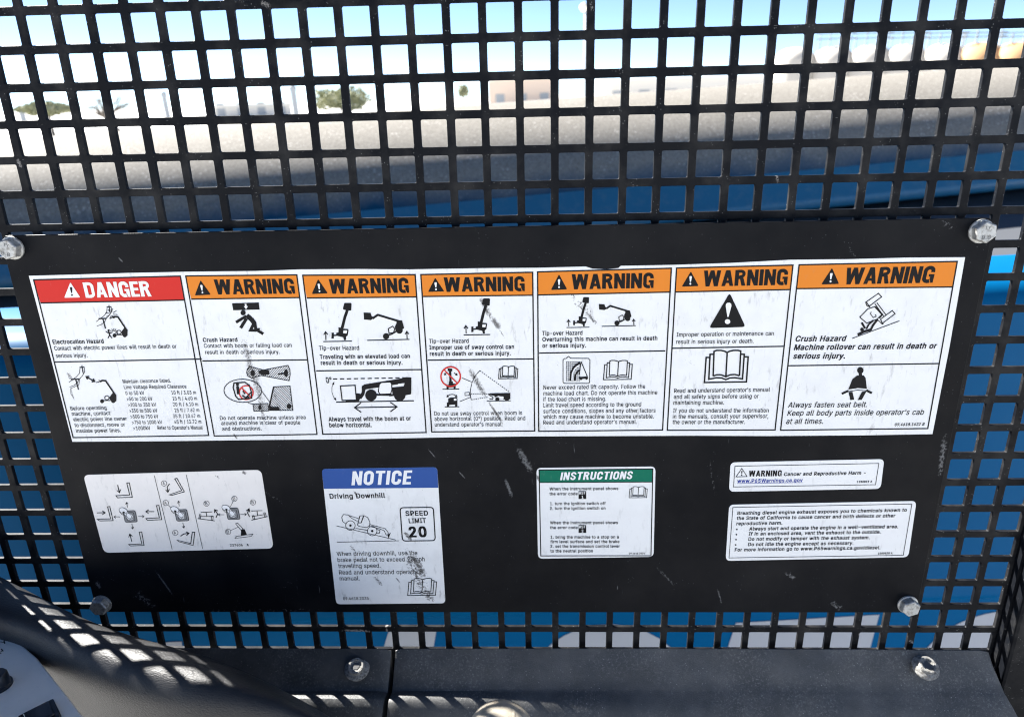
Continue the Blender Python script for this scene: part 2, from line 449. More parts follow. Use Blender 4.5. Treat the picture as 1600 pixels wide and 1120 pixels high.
# ------------------------------------------------------------------ printing helpers: flat ink on the plate plane
PLATE_Y = -0.0125            # front face of the sign plate
class Ink:
    """collects flat ink shapes given in enlarged-crop coordinates of the photo and lays them on a sticker plane"""
    def __init__(self, ox, oy, s, y):
        self.ox, self.oy, self.s, self.y0, self.k = ox, oy, s, y, 0
        self.v, self.f = [], []
        self.mm = s * 0.00052
    def m(self, p):
        return at(self.ox + p[0] * self.s, self.oy + p[1] * self.s, self.y0)
    def ny(self):
        self.k += 1
        return self.y0 - 2.0e-6 * self.k
    def raw(self, pts):
        y = self.ny()
        i = len(self.v)
        self.v += [(p.x, y, p.z) for p in pts]
        self.f.append(list(range(i, i + len(pts))))
    def poly(self, pts):
        self.raw([self.m(p) for p in pts]); return self
    def rawline(self, P, wd, closed=False):
        n = len(P)
        h = wd / 2
        pts = [Vector((p.x, p.z)) for p in P]
        L, Rr = [], []
        for i in range(n):
            if closed or 0 < i < n - 1:
                a, c = pts[i] - pts[i - 1], pts[(i + 1) % n] - pts[i]
            elif i == 0:
                a = c = pts[1] - pts[0]
            else:
                a = c = pts[-1] - pts[-2]
            if a.length < 1e-9: a = c
            if c.length < 1e-9: c = a
            a, c = a.normalized(), c.normalized()
            na, nc = Vector((-a.y, a.x)), Vector((-c.y, c.x))
            mt = na + nc
            if mt.length < 0.2: mt = na
            mt.normalize()
            k = h / max(0.45, mt.dot(na))
            L.append(pts[i] + mt * k); Rr.append(pts[i] - mt * k)
        y = self.ny()
        i0 = len(self.v)
        self.v += [(p.x, y, p.y) for p in L] + [(p.x, y, p.y) for p in Rr]
        m = n if closed else n - 1
        for i in range(m):
            j = (i + 1) % n
            self.f.append([i0 + i, i0 + j, i0 + n + j, i0 + n + i])
    def line(self, pts, wd, closed=False):
        self.rawline([self.m(p) for p in pts], wd * self.mm, closed); return self
    def lines(self, *L, w=4):
        for p in L: self.line(p, w)
        return self
    def ell(self, c, rx, ry=None, n=18, rot=0.0):
        ry = ry or rx
        return [(c[0] + rx * math.cos(a) * math.cos(rot) - ry * math.sin(a) * math.sin(rot), c[1] + rx * math.cos(a) * math.sin(rot) + ry * math.sin(a) * math.cos(rot)) for a in [2 * PI * k / n for k in range(n)]]
    def disc(self, c, rx, ry=None, rot=0.0):
        return self.poly(self.ell(c, rx, ry, 18, rot))
    def ring(self, c, rx, w, ry=None, rot=0.0):
        return self.line(self.ell(c, rx, ry, 24, rot), w, True)
    def arrow(self, pts, w, head):
        self.line(pts, w)
        a, c = Vector(pts[-2]), Vector(pts[-1])
        d = (c - a).normalized()
        n = Vector((-d.y, d.x))
        self.line([tuple(c - d * head + n * head * 0.75), tuple(c + d * w * 0.3), tuple(c - d * head - n * head * 0.75)], w)
        return self
    def dash(self, a, c, w, n, duty=0.6):
        a, c = Vector(a), Vector(c)
        for k in range(n):
            self.line([tuple(a.lerp(c, k / n)), tuple(a.lerp(c, (k + duty) / n))], w)
        return self
    def hatch(self, poly, ang, sp, w):
        d = Vector((math.cos(ang), math.sin(ang))); n = Vector((-d.y, d.x))
        P = [Vector(p) for p in poly]
        ks = [p.dot(n) for p in P]
        k = min(ks) + sp / 2
        while k < max(ks):
            xs = []
            for i in range(len(P)):
                a, c = P[i], P[(i + 1) % len(P)]
                ka, kc = a.dot(n) - k, c.dot(n) - k
                if ka * kc < 0:
                    xs.append(a.lerp(c, ka / (ka - kc)).dot(d))
            xs.sort()
            for x0, x1 in zip(xs[::2], xs[1::2]):
                self.line([tuple(d * x0 + n * k), tuple(d * x1 + n * k)], w)
            k += sp
        return self
    def aff(self, pts, ax, bx, ay, by):
        return [(ax * p[0] + bx, ay * p[1] + by) for p in pts]
    def book(self, x0, y0, x1, y1, w):
        def t(*pts): return [(x0 + (x1 - x0) * a, y0 + (y1 - y0) * c) for a, c in pts]
        self.line(t((.20, .80), (.22, .03), (.28, .0), (.38, .0), (.47, .03), (.52, .07), (.57, .03), (.66, 0), (.76, 0), (.83, .02), (.80, .79)), w)
        self.line(t((.20, .80), (.28, .76), (.38, .76), (.49, .82), (.59, .76), (.70, .75), (.80, .79)), w)
        self.line(t((.52, .07), (.49, .82)), w)
        self.line(t((.20, .12), (.13, .12), (.10, .90), (.28, .85), (.40, .86), (.49, .91), (.58, .86), (.70, .85), (.87, .89), (.91, .12), (.84, .12)), w)
        self.line(t((.12, .22), (.04, .22), (0, 1.0), (.96, .98), (1.0, .20), (.92, .20)), w)
        return self
    def text(self, s, a, c, cap, bold=0.0, italic=0.0):
        A, B_ = self.m(a), self.m(c)
        capm = self.m((a[0], a[1] - cap)).z - A.z
        add_text(self, s, A, B_, capm, bold, italic)
        return self
    def heavy(self, s, a, c, cap, italic=0.0, gap=0.065):
        A, B_ = self.m(a), self.m(c)
        capm = self.m((a[0], a[1] - cap)).z - A.z
        prims, x = [], 0.0
        for ch in s:
            wd, pr = GLYPH[ch]
            prims += [(k, [(px + x, py) for px, py in pts], w_, cl) for (k, pts, w_, cl) in pr]
            x += wd + gap
        W = x - gap
        ux = (B_ - A) / W
        L = (B_ - A).length / W
        uz = Vector((-(B_ - A).z, 0, (B_ - A).x)).normalized() * capm
        for k, pts, w_, cl in prims:
            P = [A + ux * (px + italic * py) + uz * py for px, py in pts]
            if k == 'poly': self.raw(P)
            else: self.rawline(P, w_ * (L + capm) / 2, cl)
        return self
    def build(self, name, m, parent, label=None):
        return mesh_obj(name, self.v, self.f, m, parent, False, label)

def arcp(cx, cy, rx, ry, a0, a1, n=7):
    return [(cx + rx * math.cos(math.radians(a0 + (a1 - a0) * k / n)), cy + ry * math.sin(math.radians(a0 + (a1 - a0) * k / n))) for k in range(n + 1)]
P_ = lambda *pts: ('poly', list(pts), 0, False)
K_ = lambda pts, w_, cl=False: ('line', pts, w_, cl)
T_ = 0.20
GLYPH = {
    'W': (.90, [P_((0, 1), (.20, 1), (.33, 0), (.13, 0)), P_((.13, 0), (.33, 0), (.55, 1), (.35, 1)), P_((.35, 1), (.55, 1), (.77, 0), (.57, 0)), P_((.57, 0), (.77, 0), (.90, 1), (.70, 1))]),
    'A': (.62, [P_((0, 0), (.19, 0), (.40, 1), (.20, 1)), P_((.43, 0), (.62, 0), (.42, 1), (.22, 1)), P_((.13, .19), (.49, .19), (.46, .35), (.16, .35))]),
    'R': (.58, [P_((0, 0), (T_, 0), (T_, 1), (0, 1)), K_([(.15, .915), (.30, .915)] + arcp(.30, .745, .165, .17, 90, -90) + [(.15, .575)][:0] + [(.30, .52), (.15, .52)], .17), P_((.26, .46), (.44, .52), (.58, 0), (.38, 0))]),
    'N': (.58, [P_((0, 0), (.19, 0), (.19, 1), (0, 1)), P_((.39, 0), (.58, 0), (.58, 1), (.39, 1)), P_((0, 1), (.20, 1), (.58, 0), (.38, 0))]),
    'I': (.20, [P_((0, 0), (T_, 0), (T_, 1), (0, 1))]),
    'G': (.57, [K_([(.47, .64), (.47, .73)] + arcp(.285, .73, .185, .18, 0, 180) + arcp(.285, .27, .185, .18, 180, 300), T_), P_((.30, .52), (.57, .52), (.57, 0), (.45, 0), (.43, .10), (.38, .20), (.38, .38), (.30, .38))]),
    'D': (.58, [P_((0, 0), (T_, 0), (T_, 1), (0, 1)), K_([(.15, .915)] + arcp(.28, .735, .20, .18, 90, 0) + arcp(.28, .265, .20, .18, 0, -90) + [(.15, .085)], .18)]),
    'E': (.48, [P_((0, 0), (T_, 0), (T_, 1), (0, 1)), P_((.18, 0), (.48, 0), (.48, .17), (.18, .17)), P_((.18, .42), (.45, .42), (.45, .58), (.18, .58)), P_((.18, .83), (.48, .83), (.48, 1), (.18, 1))]),
    'O': (.58, [K_(arcp(.29, .73, .19, .18, 0, 180) + arcp(.29, .27, .19, .18, 180, 360), T_, True)]),
    'C': (.57, [K_([(.47, .62), (.47, .73)] + arcp(.285, .73, .185, .18, 0, 180) + arcp(.285, .27, .185, .18, 180, 360) + [(.47, .38)], T_)]),
    'U': (.57, [K_([(.10, 1)] + arcp(.285, .27, .185, .18, 180, 360) + [(.47, 1)], T_)]),
    'T': (.54, [P_((.17, 0), (.37, 0), (.37, .84), (.17, .84)), P_((0, .83), (.54, .83), (.54, 1), (0, 1))]),
    'S': (.56, [K_([(.46, .68)] + arcp(.28, .74, .18, .17, 0, 180) + [(.11, .66), (.18, .57), (.38, .44), (.45, .36)] + arcp(.28, .26, .18, .17, 0, -180) + [(.10, .34)], .185)]),
}

# grotesque letter outlines (advance width, contours) in 1/500 em
FONT_EM = 500.0
SPACE = 94
GLYPHS = {
    'A': (240, ['8,0 101,254 138,254 231,0 198,0 144,151 132,186 116,239 123,239 106,185 95,151 43,0', '55,71 55,99 185,99 185,71']),
    'B': (228, ['30,0 30,254 121,254 145,252 164,245 180,235 190,221 197,205 199,187 198,172 193,160 187,150 178,143 168,137 157,133 157,131 170,129 182,123 192,114 201,102 207,86 209,68 207,50 200,33 189,20 172,9 151,2 123,0', '62,29 122,29 148,31 165,40 175,53 178,68 176,81 171,92 163,102 153,109 140,114 124,115 62,115', '62,143 119,143 132,144 144,148 154,155 162,163 166,174 168,186 165,202 156,214 141,223 120,226 62,226']),
    'C': (255, ['134,-3 103,1 75,12 52,32 35,58 24,90 20,127 24,165 35,197 52,223 75,242 103,254 134,258 152,256 170,252 186,245 201,236 214,224 224,209 232,193 236,174 204,174 200,186 195,197 187,206 179,214 169,220 158,224 146,227 134,228 111,225 92,216 75,202 62,182 54,157 52,127 54,97 63,72 75,53 92,38 112,29 134,26 146,27 158,30 169,34 179,40 187,48 195,57 200,68 204,80 236,80 232,62 224,45 214,31 201,19 187,9 170,2 153,-2']),
    'D': (251, ['109,0 48,0 48,29 107,29 136,31 159,40 177,55 189,75 197,99 200,128 197,156 190,180 177,200 160,214 138,223 110,226 47,226 47,254 113,254 147,251 176,239 200,221 217,196 227,164 231,128 227,91 217,59 199,34 175,15 145,4', '62,254 62,0 30,0 30,254']),
    'E': (209, ['30,0 30,254 186,254 186,226 62,226 62,143 178,143 178,114 62,114 62,29 188,29 188,0']),
    'F': (205, ['30,0 30,254 185,254 185,226 62,226 62,139 173,139 173,111 62,111 62,0']),
    'G': (260, ['134,-3 102,1 75,13 52,32 35,58 24,90 20,127 24,165 35,197 52,223 74,242 102,254 132,258 152,256 170,252 187,245 202,235 214,222 225,208 232,192 237,174 204,174 199,186 194,197 186,206 178,213 168,220 158,224 146,227 133,228 111,225 92,216 75,202 62,182 54,157 52,127 54,97 63,72 75,53 92,38 112,29 134,26 155,29 172,36 187,47 198,62 205,80 207,101 217,100 141,100 141,128 239,128 239,100 236,71 225,45 209,25 188,9 163,0']),
    'H': (258, ['30,0 30,254 62,254 62,144 196,144 196,254 228,254 228,0 196,0 196,116 62,116 62,0']),
    'I': (150, ['16,0 16,29 59,29 59,226 16,226 16,254 135,254 135,226 91,226 91,29 135,29 135,0']),
    'K': (233, ['52,73 52,108 70,131 87,152 106,172 182,254 224,254 116,138 114,138', '30,0 30,254 62,254 62,167 62,112 62,97 62,0', '186,0 94,130 114,155 224,0']),
    'L': (196, ['30,0 30,254 62,254 62,29 181,29 181,0']),
    'M': (314, ['30,0 30,254 76,254 139,94 144,79 150,61 156,42 161,24 154,24 159,41 165,61 171,79 176,94 238,254 284,254 284,0 252,0 252,145 252,163 253,184 253,207 253,229 256,229 249,205 241,181 234,161 228,145 171,0 143,0 85,145 80,160 72,181 65,204 56,229 59,229 60,208 60,186 61,164 61,145 61,0']),
    'N': (262, ['30,0 30,254 68,254 172,91 181,75 194,53 207,27 202,27 200,54 200,79 199,97 199,254 232,254 232,0 193,0 101,145 89,165 74,191 54,226 60,227 61,192 62,164 62,145 62,0']),
    'O': (267, ['133,-3 103,1 75,12 52,32 35,58 24,90 20,127 24,165 35,197 52,223 75,242 103,254 133,258 164,254 192,242 215,223 232,197 243,165 247,127 243,90 232,58 215,32 192,12 164,1', '133,26 155,29 175,38 191,52 204,72 212,97 215,127 212,157 204,182 191,202 175,216 155,225 133,228 112,225 92,216 75,202 63,182 54,157 52,127 54,97 63,72 75,52 92,38 112,29']),
    'P': (222, ['30,0 30,254 118,254 144,252 166,244 183,231 195,215 202,195 204,174 202,152 195,133 183,116 166,104 144,96 118,93 55,93 55,121 116,121 134,123 149,128 159,136 167,147 171,160 172,174 171,188 167,201 159,211 148,219 134,224 116,226 62,226 62,0']),
    'R': (224, ['30,0 30,254 118,254 145,252 167,244 183,232 195,217 202,198 205,176 202,154 195,136 183,120 166,109 145,101 118,99 48,99 48,128 117,128 135,129 149,133 160,141 167,150 171,162 173,176 171,190 167,202 159,212 149,220 134,224 116,226 62,226 62,0', '177,0 115,115 151,115 214,0']),
    'S': (223, ['112,-4 86,-2 64,5 46,15 32,30 23,48 19,68 52,68 55,55 62,44 71,35 83,29 97,26 112,25 128,26 143,30 155,37 165,46 171,57 173,70 171,81 166,89 158,96 148,102 122,111 92,120 64,130 43,145 30,163 26,186 29,206 37,224 51,238 69,249 90,256 114,258 137,256 158,249 175,238 189,224 197,208 200,189 169,189 163,206 151,219 134,227 112,229 97,228 84,224 73,218 64,209 59,199 58,188 60,176 65,167 74,160 85,154 106,147 132,140 156,132 168,126 179,119 189,110 197,99 202,85 204,69 201,50 193,32 180,17 162,5 139,-2']),
    'T': (224, ['16,226 16,254 208,254 208,226 128,226 128,0 96,0 96,226']),
    'U': (259, ['129,-4 101,-1 77,8 57,22 42,40 33,62 30,87 30,254 62,254 62,89 64,72 70,57 80,44 94,34 110,28 129,26 149,28 165,34 179,44 188,57 194,72 196,89 196,254 229,254 229,87 226,62 216,40 201,22 182,8 157,-1']),
    'V': (240, ['102,0 8,254 42,254 96,103 108,69 124,15 117,15 133,69 145,103 197,254 231,254 139,0']),
    'W': (343, ['78,0 8,254 41,254 82,98 88,73 93,47 98,20 95,20 100,47 106,73 112,98 153,254 190,254 231,98 237,73 243,47 249,20 244,20 249,47 255,73 261,98 302,254 335,254 265,0 228,0 184,161 176,196 168,237 175,237 167,197 159,161 115,0']),
    'Y': (236, ['102,0 102,104 8,254 46,254 96,172 111,146 125,115 112,115 126,146 140,172 191,254 228,254 134,104 134,0']),
    'a': (195, ['80,-4 63,-3 47,2 34,11 24,22 17,37 15,54 17,69 22,80 29,90 39,97 50,102 63,105 89,110 117,113 126,115 133,117 136,121 138,127 138,128 137,139 133,148 128,156 120,161 110,164 98,165 85,164 75,161 66,156 59,150 54,144 50,137 20,146 29,161 39,173 52,182 66,188 82,191 97,192 119,190 131,186 143,180 153,172 161,160 167,145 168,126 168,0 138,0 138,26 136,26 126,12 118,6 108,1 95,-3', '85,23 101,24 114,29 124,37 132,47 136,57 138,69 138,95 130,91 116,88 100,86 88,84 67,79 58,75 52,70 47,62 46,52 47,43 51,36 57,30 65,26 74,24']),
    'b': (212, ['115,-4 99,-3 86,2 76,8 69,16 59,29 56,29 56,0 26,0 26,254 57,254 57,160 59,160 69,173 76,180 86,186 98,191 115,192 137,189 156,180 173,166 185,146 193,122 195,94 193,66 185,42 173,23 157,8 137,-1', '110,23 126,26 140,33 150,44 158,58 163,75 164,95 163,114 158,131 150,145 140,156 126,163 110,165 94,163 81,156 70,145 62,131 58,114 56,95 58,75 63,58 70,43 81,32 94,26']),
    'c': (198, ['104,-4 79,-1 58,8 41,23 28,43 20,66 17,94 20,122 28,146 41,165 58,180 79,189 104,192 117,191 130,189 142,184 153,178 162,170 170,161 176,150 181,138 151,131 145,145 135,155 121,162 104,165 86,162 73,155 62,144 54,129 50,112 48,94 50,75 54,59 62,44 73,33 86,26 104,23 121,26 135,33 146,44 152,59 181,51 177,39 171,28 163,19 153,11 142,4 130,0 117,-3']),
    'd': (212, ['98,-4 75,-1 56,8 40,23 27,42 20,66 17,94 20,122 27,146 40,166 56,180 75,189 98,192 114,191 126,186 136,180 144,173 153,160 155,160 155,254 186,254 186,0 156,0 156,29 153,29 143,16 136,8 126,2 114,-3', '102,23 118,26 132,32 142,43 150,58 154,75 156,95 154,114 150,131 142,145 132,156 118,163 102,165 86,163 72,156 62,145 54,131 50,114 48,95 50,75 54,58 62,44 73,33 86,26']),
    'e': (202, ['106,-4 80,-1 58,8 41,23 28,42 20,66 17,93 20,121 28,145 40,165 58,180 78,189 103,192 118,191 133,187 147,180 160,170 170,157 179,141 184,121 186,97 186,85 37,85 37,110 169,110 155,101 153,119 149,134 141,147 131,157 118,163 103,165 87,163 73,157 62,147 54,135 50,121 48,105 48,89 50,69 55,53 64,40 76,31 90,25 106,23 117,24 127,26 135,31 143,36 149,44 153,53 182,45 177,32 168,20 156,10 141,2 125,-3']),
    'f': (127, ['114,190 114,164 3,164 3,190', '40,0 40,216 42,231 48,243 57,252 68,259 80,264 94,265 111,263 121,260 114,234 107,236 97,237 85,235 77,230 72,221 71,209 71,0']),
    'g': (213, ['103,-75 84,-74 67,-70 53,-63 41,-55 32,-45 25,-35 51,-20 61,-33 68,-39 77,-44 89,-48 103,-49 124,-46 141,-38 152,-23 156,-3 156,34 153,34 143,21 136,14 126,8 114,4 97,2 76,5 56,13 40,27 28,45 20,68 17,96 20,123 27,147 40,166 56,180 76,189 98,192 114,191 127,186 137,180 144,173 154,159 157,159 157,190 186,190 186,-4 183,-27 175,-45 162,-59 145,-68 125,-73', '102,30 118,32 132,38 142,47 150,61 155,77 156,96 155,115 150,132 142,146 132,156 119,163 102,165 86,163 73,156 62,145 54,131 50,115 48,96 50,78 54,61 62,48 73,38 86,32']),
    'h': (205, ['57,113 57,0 26,0 26,254 57,254 57,144 51,144 62,166 76,181 94,189 114,192 132,190 148,184 161,174 170,160 177,142 179,120 179,0 148,0 148,118 145,137 136,152 123,161 105,165 92,163 80,159 71,151 63,141 58,129']),
    'i': (83, ['26,0 26,190 57,190 57,0', '42,221 34,223 27,227 22,234 21,242 22,249 27,256 34,260 42,262 50,260 57,256 62,249 63,242 62,234 57,227 50,223']),
    'j': (83, ['26,190 57,190 57,-15 55,-31 51,-45 43,-56 32,-65 19,-70 2,-71 -5,-71 -5,-43 1,-43 12,-42 20,-36 25,-27 26,-15', '42,221 34,223 27,227 22,234 20,242 22,249 27,256 34,260 42,262 50,260 57,256 61,249 63,242 61,234 57,227 50,223']),
    'k': (190, ['55,68 55,106 60,106 142,190 180,190 92,100 89,100', '26,0 26,254 57,254 57,0', '147,0 74,93 96,114 186,0']),
    'l': (95, ['70,-1 50,2 37,10 29,24 26,42 26,254 57,254 57,49 58,38 60,31 65,27 73,26 80,26 85,27 90,1 81,0']),
    'm': (305, ['26,0 26,190 56,190 56,148 54,148 59,162 66,173 75,182 86,188 98,192 110,193 129,190 144,180 154,166 160,147 156,147 161,160 169,172 178,181 190,187 204,192 218,193 234,191 249,186 261,177 270,164 276,148 278,128 278,0 248,0 248,127 245,145 236,156 224,163 209,165 197,164 187,160 179,153 173,145 169,135 168,124 168,0 137,0 137,130 134,144 126,156 115,163 100,165 89,164 79,160 70,154 63,145 58,133 57,119 57,0']),
    'n': (205, ['57,113 57,0 26,0 26,190 56,190 56,144 51,144 62,166 76,181 94,189 114,192 132,190 147,184 160,174 170,160 176,142 179,120 179,0 148,0 148,118 145,137 136,152 123,161 105,165 92,163 80,159 71,151 63,141 58,129']),
    'o': (208, ['104,-4 79,-1 58,8 41,23 28,43 20,66 17,94 20,122 28,146 41,165 58,180 79,189 104,192 128,189 149,180 167,165 180,146 188,122 191,94 188,66 180,43 167,23 149,8 128,-1', '104,23 121,26 135,33 146,44 154,59 158,75 160,94 158,112 154,129 146,144 135,155 121,162 104,165 86,162 73,155 62,144 54,129 50,112 48,94 50,75 54,59 62,44 73,33 86,26']),
    'p': (212, ['26,-71 26,190 56,190 56,160 59,160 69,173 76,180 86,186 98,191 115,192 137,189 156,180 173,166 185,146 193,122 195,94 193,66 185,42 173,23 157,8 137,-1 115,-4 99,-3 86,2 76,8 69,16 59,29 57,29 57,-71', '110,23 126,26 140,33 150,44 158,58 163,75 164,95 163,114 158,131 150,145 140,156 126,163 110,165 94,163 81,156 70,145 62,131 58,114 56,95 58,75 63,58 70,43 81,32 94,26']),
    'q': (212, ['186,-71 155,-71 155,29 153,29 143,16 136,8 126,2 114,-3 98,-4 75,-1 56,8 40,23 27,42 20,66 17,94 20,122 27,146 40,166 56,180 75,189 98,192 114,191 126,186 136,180 144,173 153,160 156,160 156,190 186,190', '102,23 118,26 132,32 142,43 150,58 154,75 156,95 154,114 150,131 142,145 132,156 118,163 102,165 86,163 72,156 62,145 54,131 50,114 48,95 50,75 54,58 62,44 73,33 86,26']),
    'r': (130, ['26,0 26,190 56,190 56,160 58,160 65,173 76,184 90,190 107,192 115,192 122,192 122,161 115,162 103,163 91,161 80,157 70,151 63,142 58,131 57,118 57,0']),
    's': (182, ['91,-4 72,-3 56,2 42,9 31,19 23,32 18,47 47,53 53,40 62,30 75,25 91,23 108,25 122,31 131,40 134,51 132,60 127,68 118,74 106,78 75,85 52,93 36,104 27,119 23,137 26,152 33,166 43,177 58,185 74,190 94,192 112,191 127,186 140,179 149,170 157,158 162,145 134,139 129,149 121,158 110,164 94,166 78,164 65,158 57,150 54,139 56,129 62,122 72,116 86,111 115,105 137,97 153,86 162,71 166,53 163,37 156,24 145,12 130,3 112,-2']),
    't': (114, ['102,190 102,164 3,164 3,190', '32,236 63,236 63,49 64,38 68,31 75,26 85,25 93,26 101,27 107,1 96,-1 84,-2 62,1 46,11 36,26 32,46']),
    'u': (205, ['91,-3 73,-1 57,5 44,15 35,29 28,47 26,69 26,190 57,190 57,72 60,52 68,37 82,28 100,25 113,27 125,31 134,38 142,48 146,61 148,76 148,190 179,190 179,0 149,0 149,46 154,46 143,23 129,8 111,0']),
    'v': (195, ['81,0 9,190 42,190 83,78 93,43 103,10 92,10 101,43 112,78 152,190 186,190 113,0']),
    'w': (284, ['69,0 11,190 44,190 67,107 77,68 88,21 82,21 93,67 103,107 126,190 158,190 181,107 191,68 201,21 196,21 206,68 217,107 240,190 272,190 215,0 184,0 159,86 152,112 145,140 138,169 145,169 138,140 131,112 124,86 99,0']),
    'x': (189, ['10,0 86,109 86,86 14,190 50,190 74,153 90,127 104,103 88,103 101,127 117,153 141,190 176,190 104,84 104,107 179,0 143,0 115,43 100,68 86,91 102,91 89,68 74,43 46,0']),
    'y': (195, ['24,-69 31,-43 36,-44 44,-45 52,-44 59,-42 65,-37 71,-29 75,-18 81,-1 9,190 42,190 83,78 93,43 103,10 92,10 101,43 112,78 153,190 186,190 102,-29 96,-43 88,-54 80,-62 70,-68 58,-71 46,-73 32,-72']),
    'z': (190, ['21,0 21,23 127,160 127,161 24,161 24,190 166,190 166,165 63,30 63,28 169,28 169,0']),
    '0': (227, ['113,-3 87,0 65,12 47,31 34,57 27,89 24,127 27,165 35,197 48,223 65,242 87,254 113,258 139,254 161,242 179,223 192,197 200,165 203,127 200,89 192,57 179,31 162,12 140,0', '113,25 131,28 145,37 157,52 165,72 170,97 172,127 170,157 165,182 157,203 145,218 131,227 113,230 96,227 82,218 70,203 62,182 56,157 55,127 56,97 62,72 70,52 82,37 96,28']),
    '1': (227, ['38,0 38,27 195,27 195,0', '138,254 138,0 106,0 106,224 105,224 43,179 43,213 99,254']),
    '2': (227, ['32,0 32,24 117,114 141,141 149,153 155,163 159,174 160,186 159,198 154,209 146,218 137,224 125,228 112,230 98,228 86,224 77,216 69,207 65,195 64,181 33,181 35,202 43,221 55,237 72,248 91,255 112,258 134,255 153,248 169,237 181,223 188,205 191,186 189,172 185,159 179,145 168,129 133,90 76,30 76,28 195,28 195,0']),
    '3': (227, ['109,-3 87,-1 66,5 49,15 35,29 26,46 22,66 55,66 57,54 63,44 72,35 83,30 95,26 109,25 124,26 138,30 149,37 157,46 163,58 165,72 163,86 158,98 150,109 137,117 121,122 101,124 78,124 78,150 144,224 144,226 35,226 35,254 186,254 186,230 106,139 106,144 132,144 154,138 172,127 185,111 194,93 196,72 194,51 185,33 172,18 154,6 133,-1']),
    '4': (227, ['20,53 20,79 123,254 155,254 54,83 54,81 207,81 207,53', '141,0 141,61 141,73 141,159 171,159 171,0']),
    '5': (227, ['111,-3 89,-1 70,6 54,16 41,30 33,47 30,65 61,65 64,54 69,44 77,36 87,30 98,26 111,25 125,27 138,32 149,41 157,52 162,66 164,81 162,97 157,111 148,122 137,131 124,137 109,138 96,137 84,134 73,129 64,123 34,126 48,254 183,254 183,226 75,226 67,151 68,151 77,157 89,162 101,166 115,167 131,165 147,160 161,153 172,143 182,130 189,116 194,99 195,82 193,58 184,38 171,21 154,8 134,-1']),
    '6': (227, ['113,-3 91,-1 71,7 55,20 42,37 34,58 32,81 34,100 40,119 51,142 69,170 126,254 161,254 75,131 73,131 77,137 83,144 90,149 98,153 107,156 117,157 139,155 158,147 173,136 185,120 192,101 194,79 192,56 184,36 171,20 155,7 135,-1', '113,24 127,26 139,31 149,40 157,51 162,64 164,79 162,94 157,107 149,118 139,126 127,131 113,133 99,131 87,126 77,118 69,107 64,94 62,79 64,64 69,51 77,40 87,31 99,26']),
    '7': (227, ['48,0 162,224 162,226 31,226 31,254 195,254 195,224 82,0']),
    '8': (227, ['113,-3 89,-1 68,6 50,17 37,31 29,48 26,68 28,83 33,98 40,110 51,121 63,128 76,132 76,133 59,141 46,154 38,171 35,190 38,209 45,225 57,239 73,249 92,256 113,258 134,256 153,249 169,239 181,225 188,209 191,190 188,171 180,154 167,141 150,133 150,132 164,128 176,121 186,110 194,98 199,83 200,68 198,48 189,31 176,17 158,6 137,-1', '113,25 129,26 142,30 153,37 161,46 167,57 168,69 167,83 161,94 153,104 141,111 128,116 113,118 98,116 85,111 73,104 65,94 59,83 58,69 59,57 64,46 73,37 84,30 97,26', '113,145 126,146 137,150 146,157 154,165 158,176 160,188 158,200 154,210 147,218 138,225 126,229 113,230 100,229 89,225 79,218 72,210 68,200 66,188 68,176 72,165 79,157 89,150 100,146']),
    '9': (227, ['113,258 135,255 155,247 171,234 184,217 192,197 194,173 192,155 186,135 175,112 158,84 100,0 65,0 151,124 154,124 149,117 144,111 137,105 128,101 119,98 109,97 87,100 69,107 53,119 41,134 34,154 32,176 34,198 42,218 55,235 71,247 91,255', '113,230 99,228 87,223 77,215 69,204 64,191 63,176 64,161 69,148 77,137 87,129 99,123 113,122 127,123 139,129 149,137 157,147 162,160 164,175 162,190 157,204 150,215 139,223 127,228']),
    '.': (94, ['48,-2 39,-1 31,4 26,12 25,20 26,29 31,37 39,42 48,43 56,42 64,37 69,29 71,20 69,12 64,4 56,-1']),
    ',': (94, ['19,-60 34,36 68,36 42,-60']),
    "'": (103, ['39,159 35,254 68,254 64,159']),
    '>': (227, ['193,89 32,8 32,40 155,99 154,97 154,102 155,100 32,158 32,192 193,110']),
    '/': (125, ['117,266 36,-38 7,-38 89,266']),
    '(': (137, ['45,103 46,132 50,162 57,192 66,221 76,247 88,270 118,270 106,242 95,214 87,185 81,157 77,129 76,103 77,80 80,57 86,33 94,8 105,-19 118,-48 88,-48 69,-11 56,27 47,66']),
    ')': (137, ['19,-48 32,-18 43,9 51,34 57,58 60,81 61,103 60,129 56,157 50,185 41,214 31,242 19,270 48,270 60,247 71,221 80,192 86,162 91,132 92,103 89,65 81,27 67,-11 48,-48']),
    '-': (227, ['168,122 168,94 57,94 57,122']),
    '°': (158, ['79,142 64,143 50,149 39,158 29,170 23,184 22,199 23,214 29,228 39,240 50,249 64,254 79,256 94,254 108,249 120,240 129,228 134,214 136,199 134,184 129,170 120,158 108,149 94,143', '79,167 88,168 95,171 102,176 107,183 110,190 111,199 110,207 107,215 102,221 95,226 88,230 79,231 71,230 63,226 57,221 52,215 48,207 47,199 48,190 52,183 57,176 63,171 71,168']),
}
CAPH = 254.0
_gcache = {}
def area2(q): return sum(q[i - 1][0] * q[i][1] - q[i][0] * q[i - 1][1] for i in range(len(q)))
def inside(p, q):
    r = False
    for i in range(len(q)):
        (x0, y0), (x1, y1) = q[i - 1], q[i]
        if (y0 > p[1]) != (y1 > p[1]) and p[0] < (x1 - x0) * (p[1] - y0) / (y1 - y0) + x0: r = not r
    return r
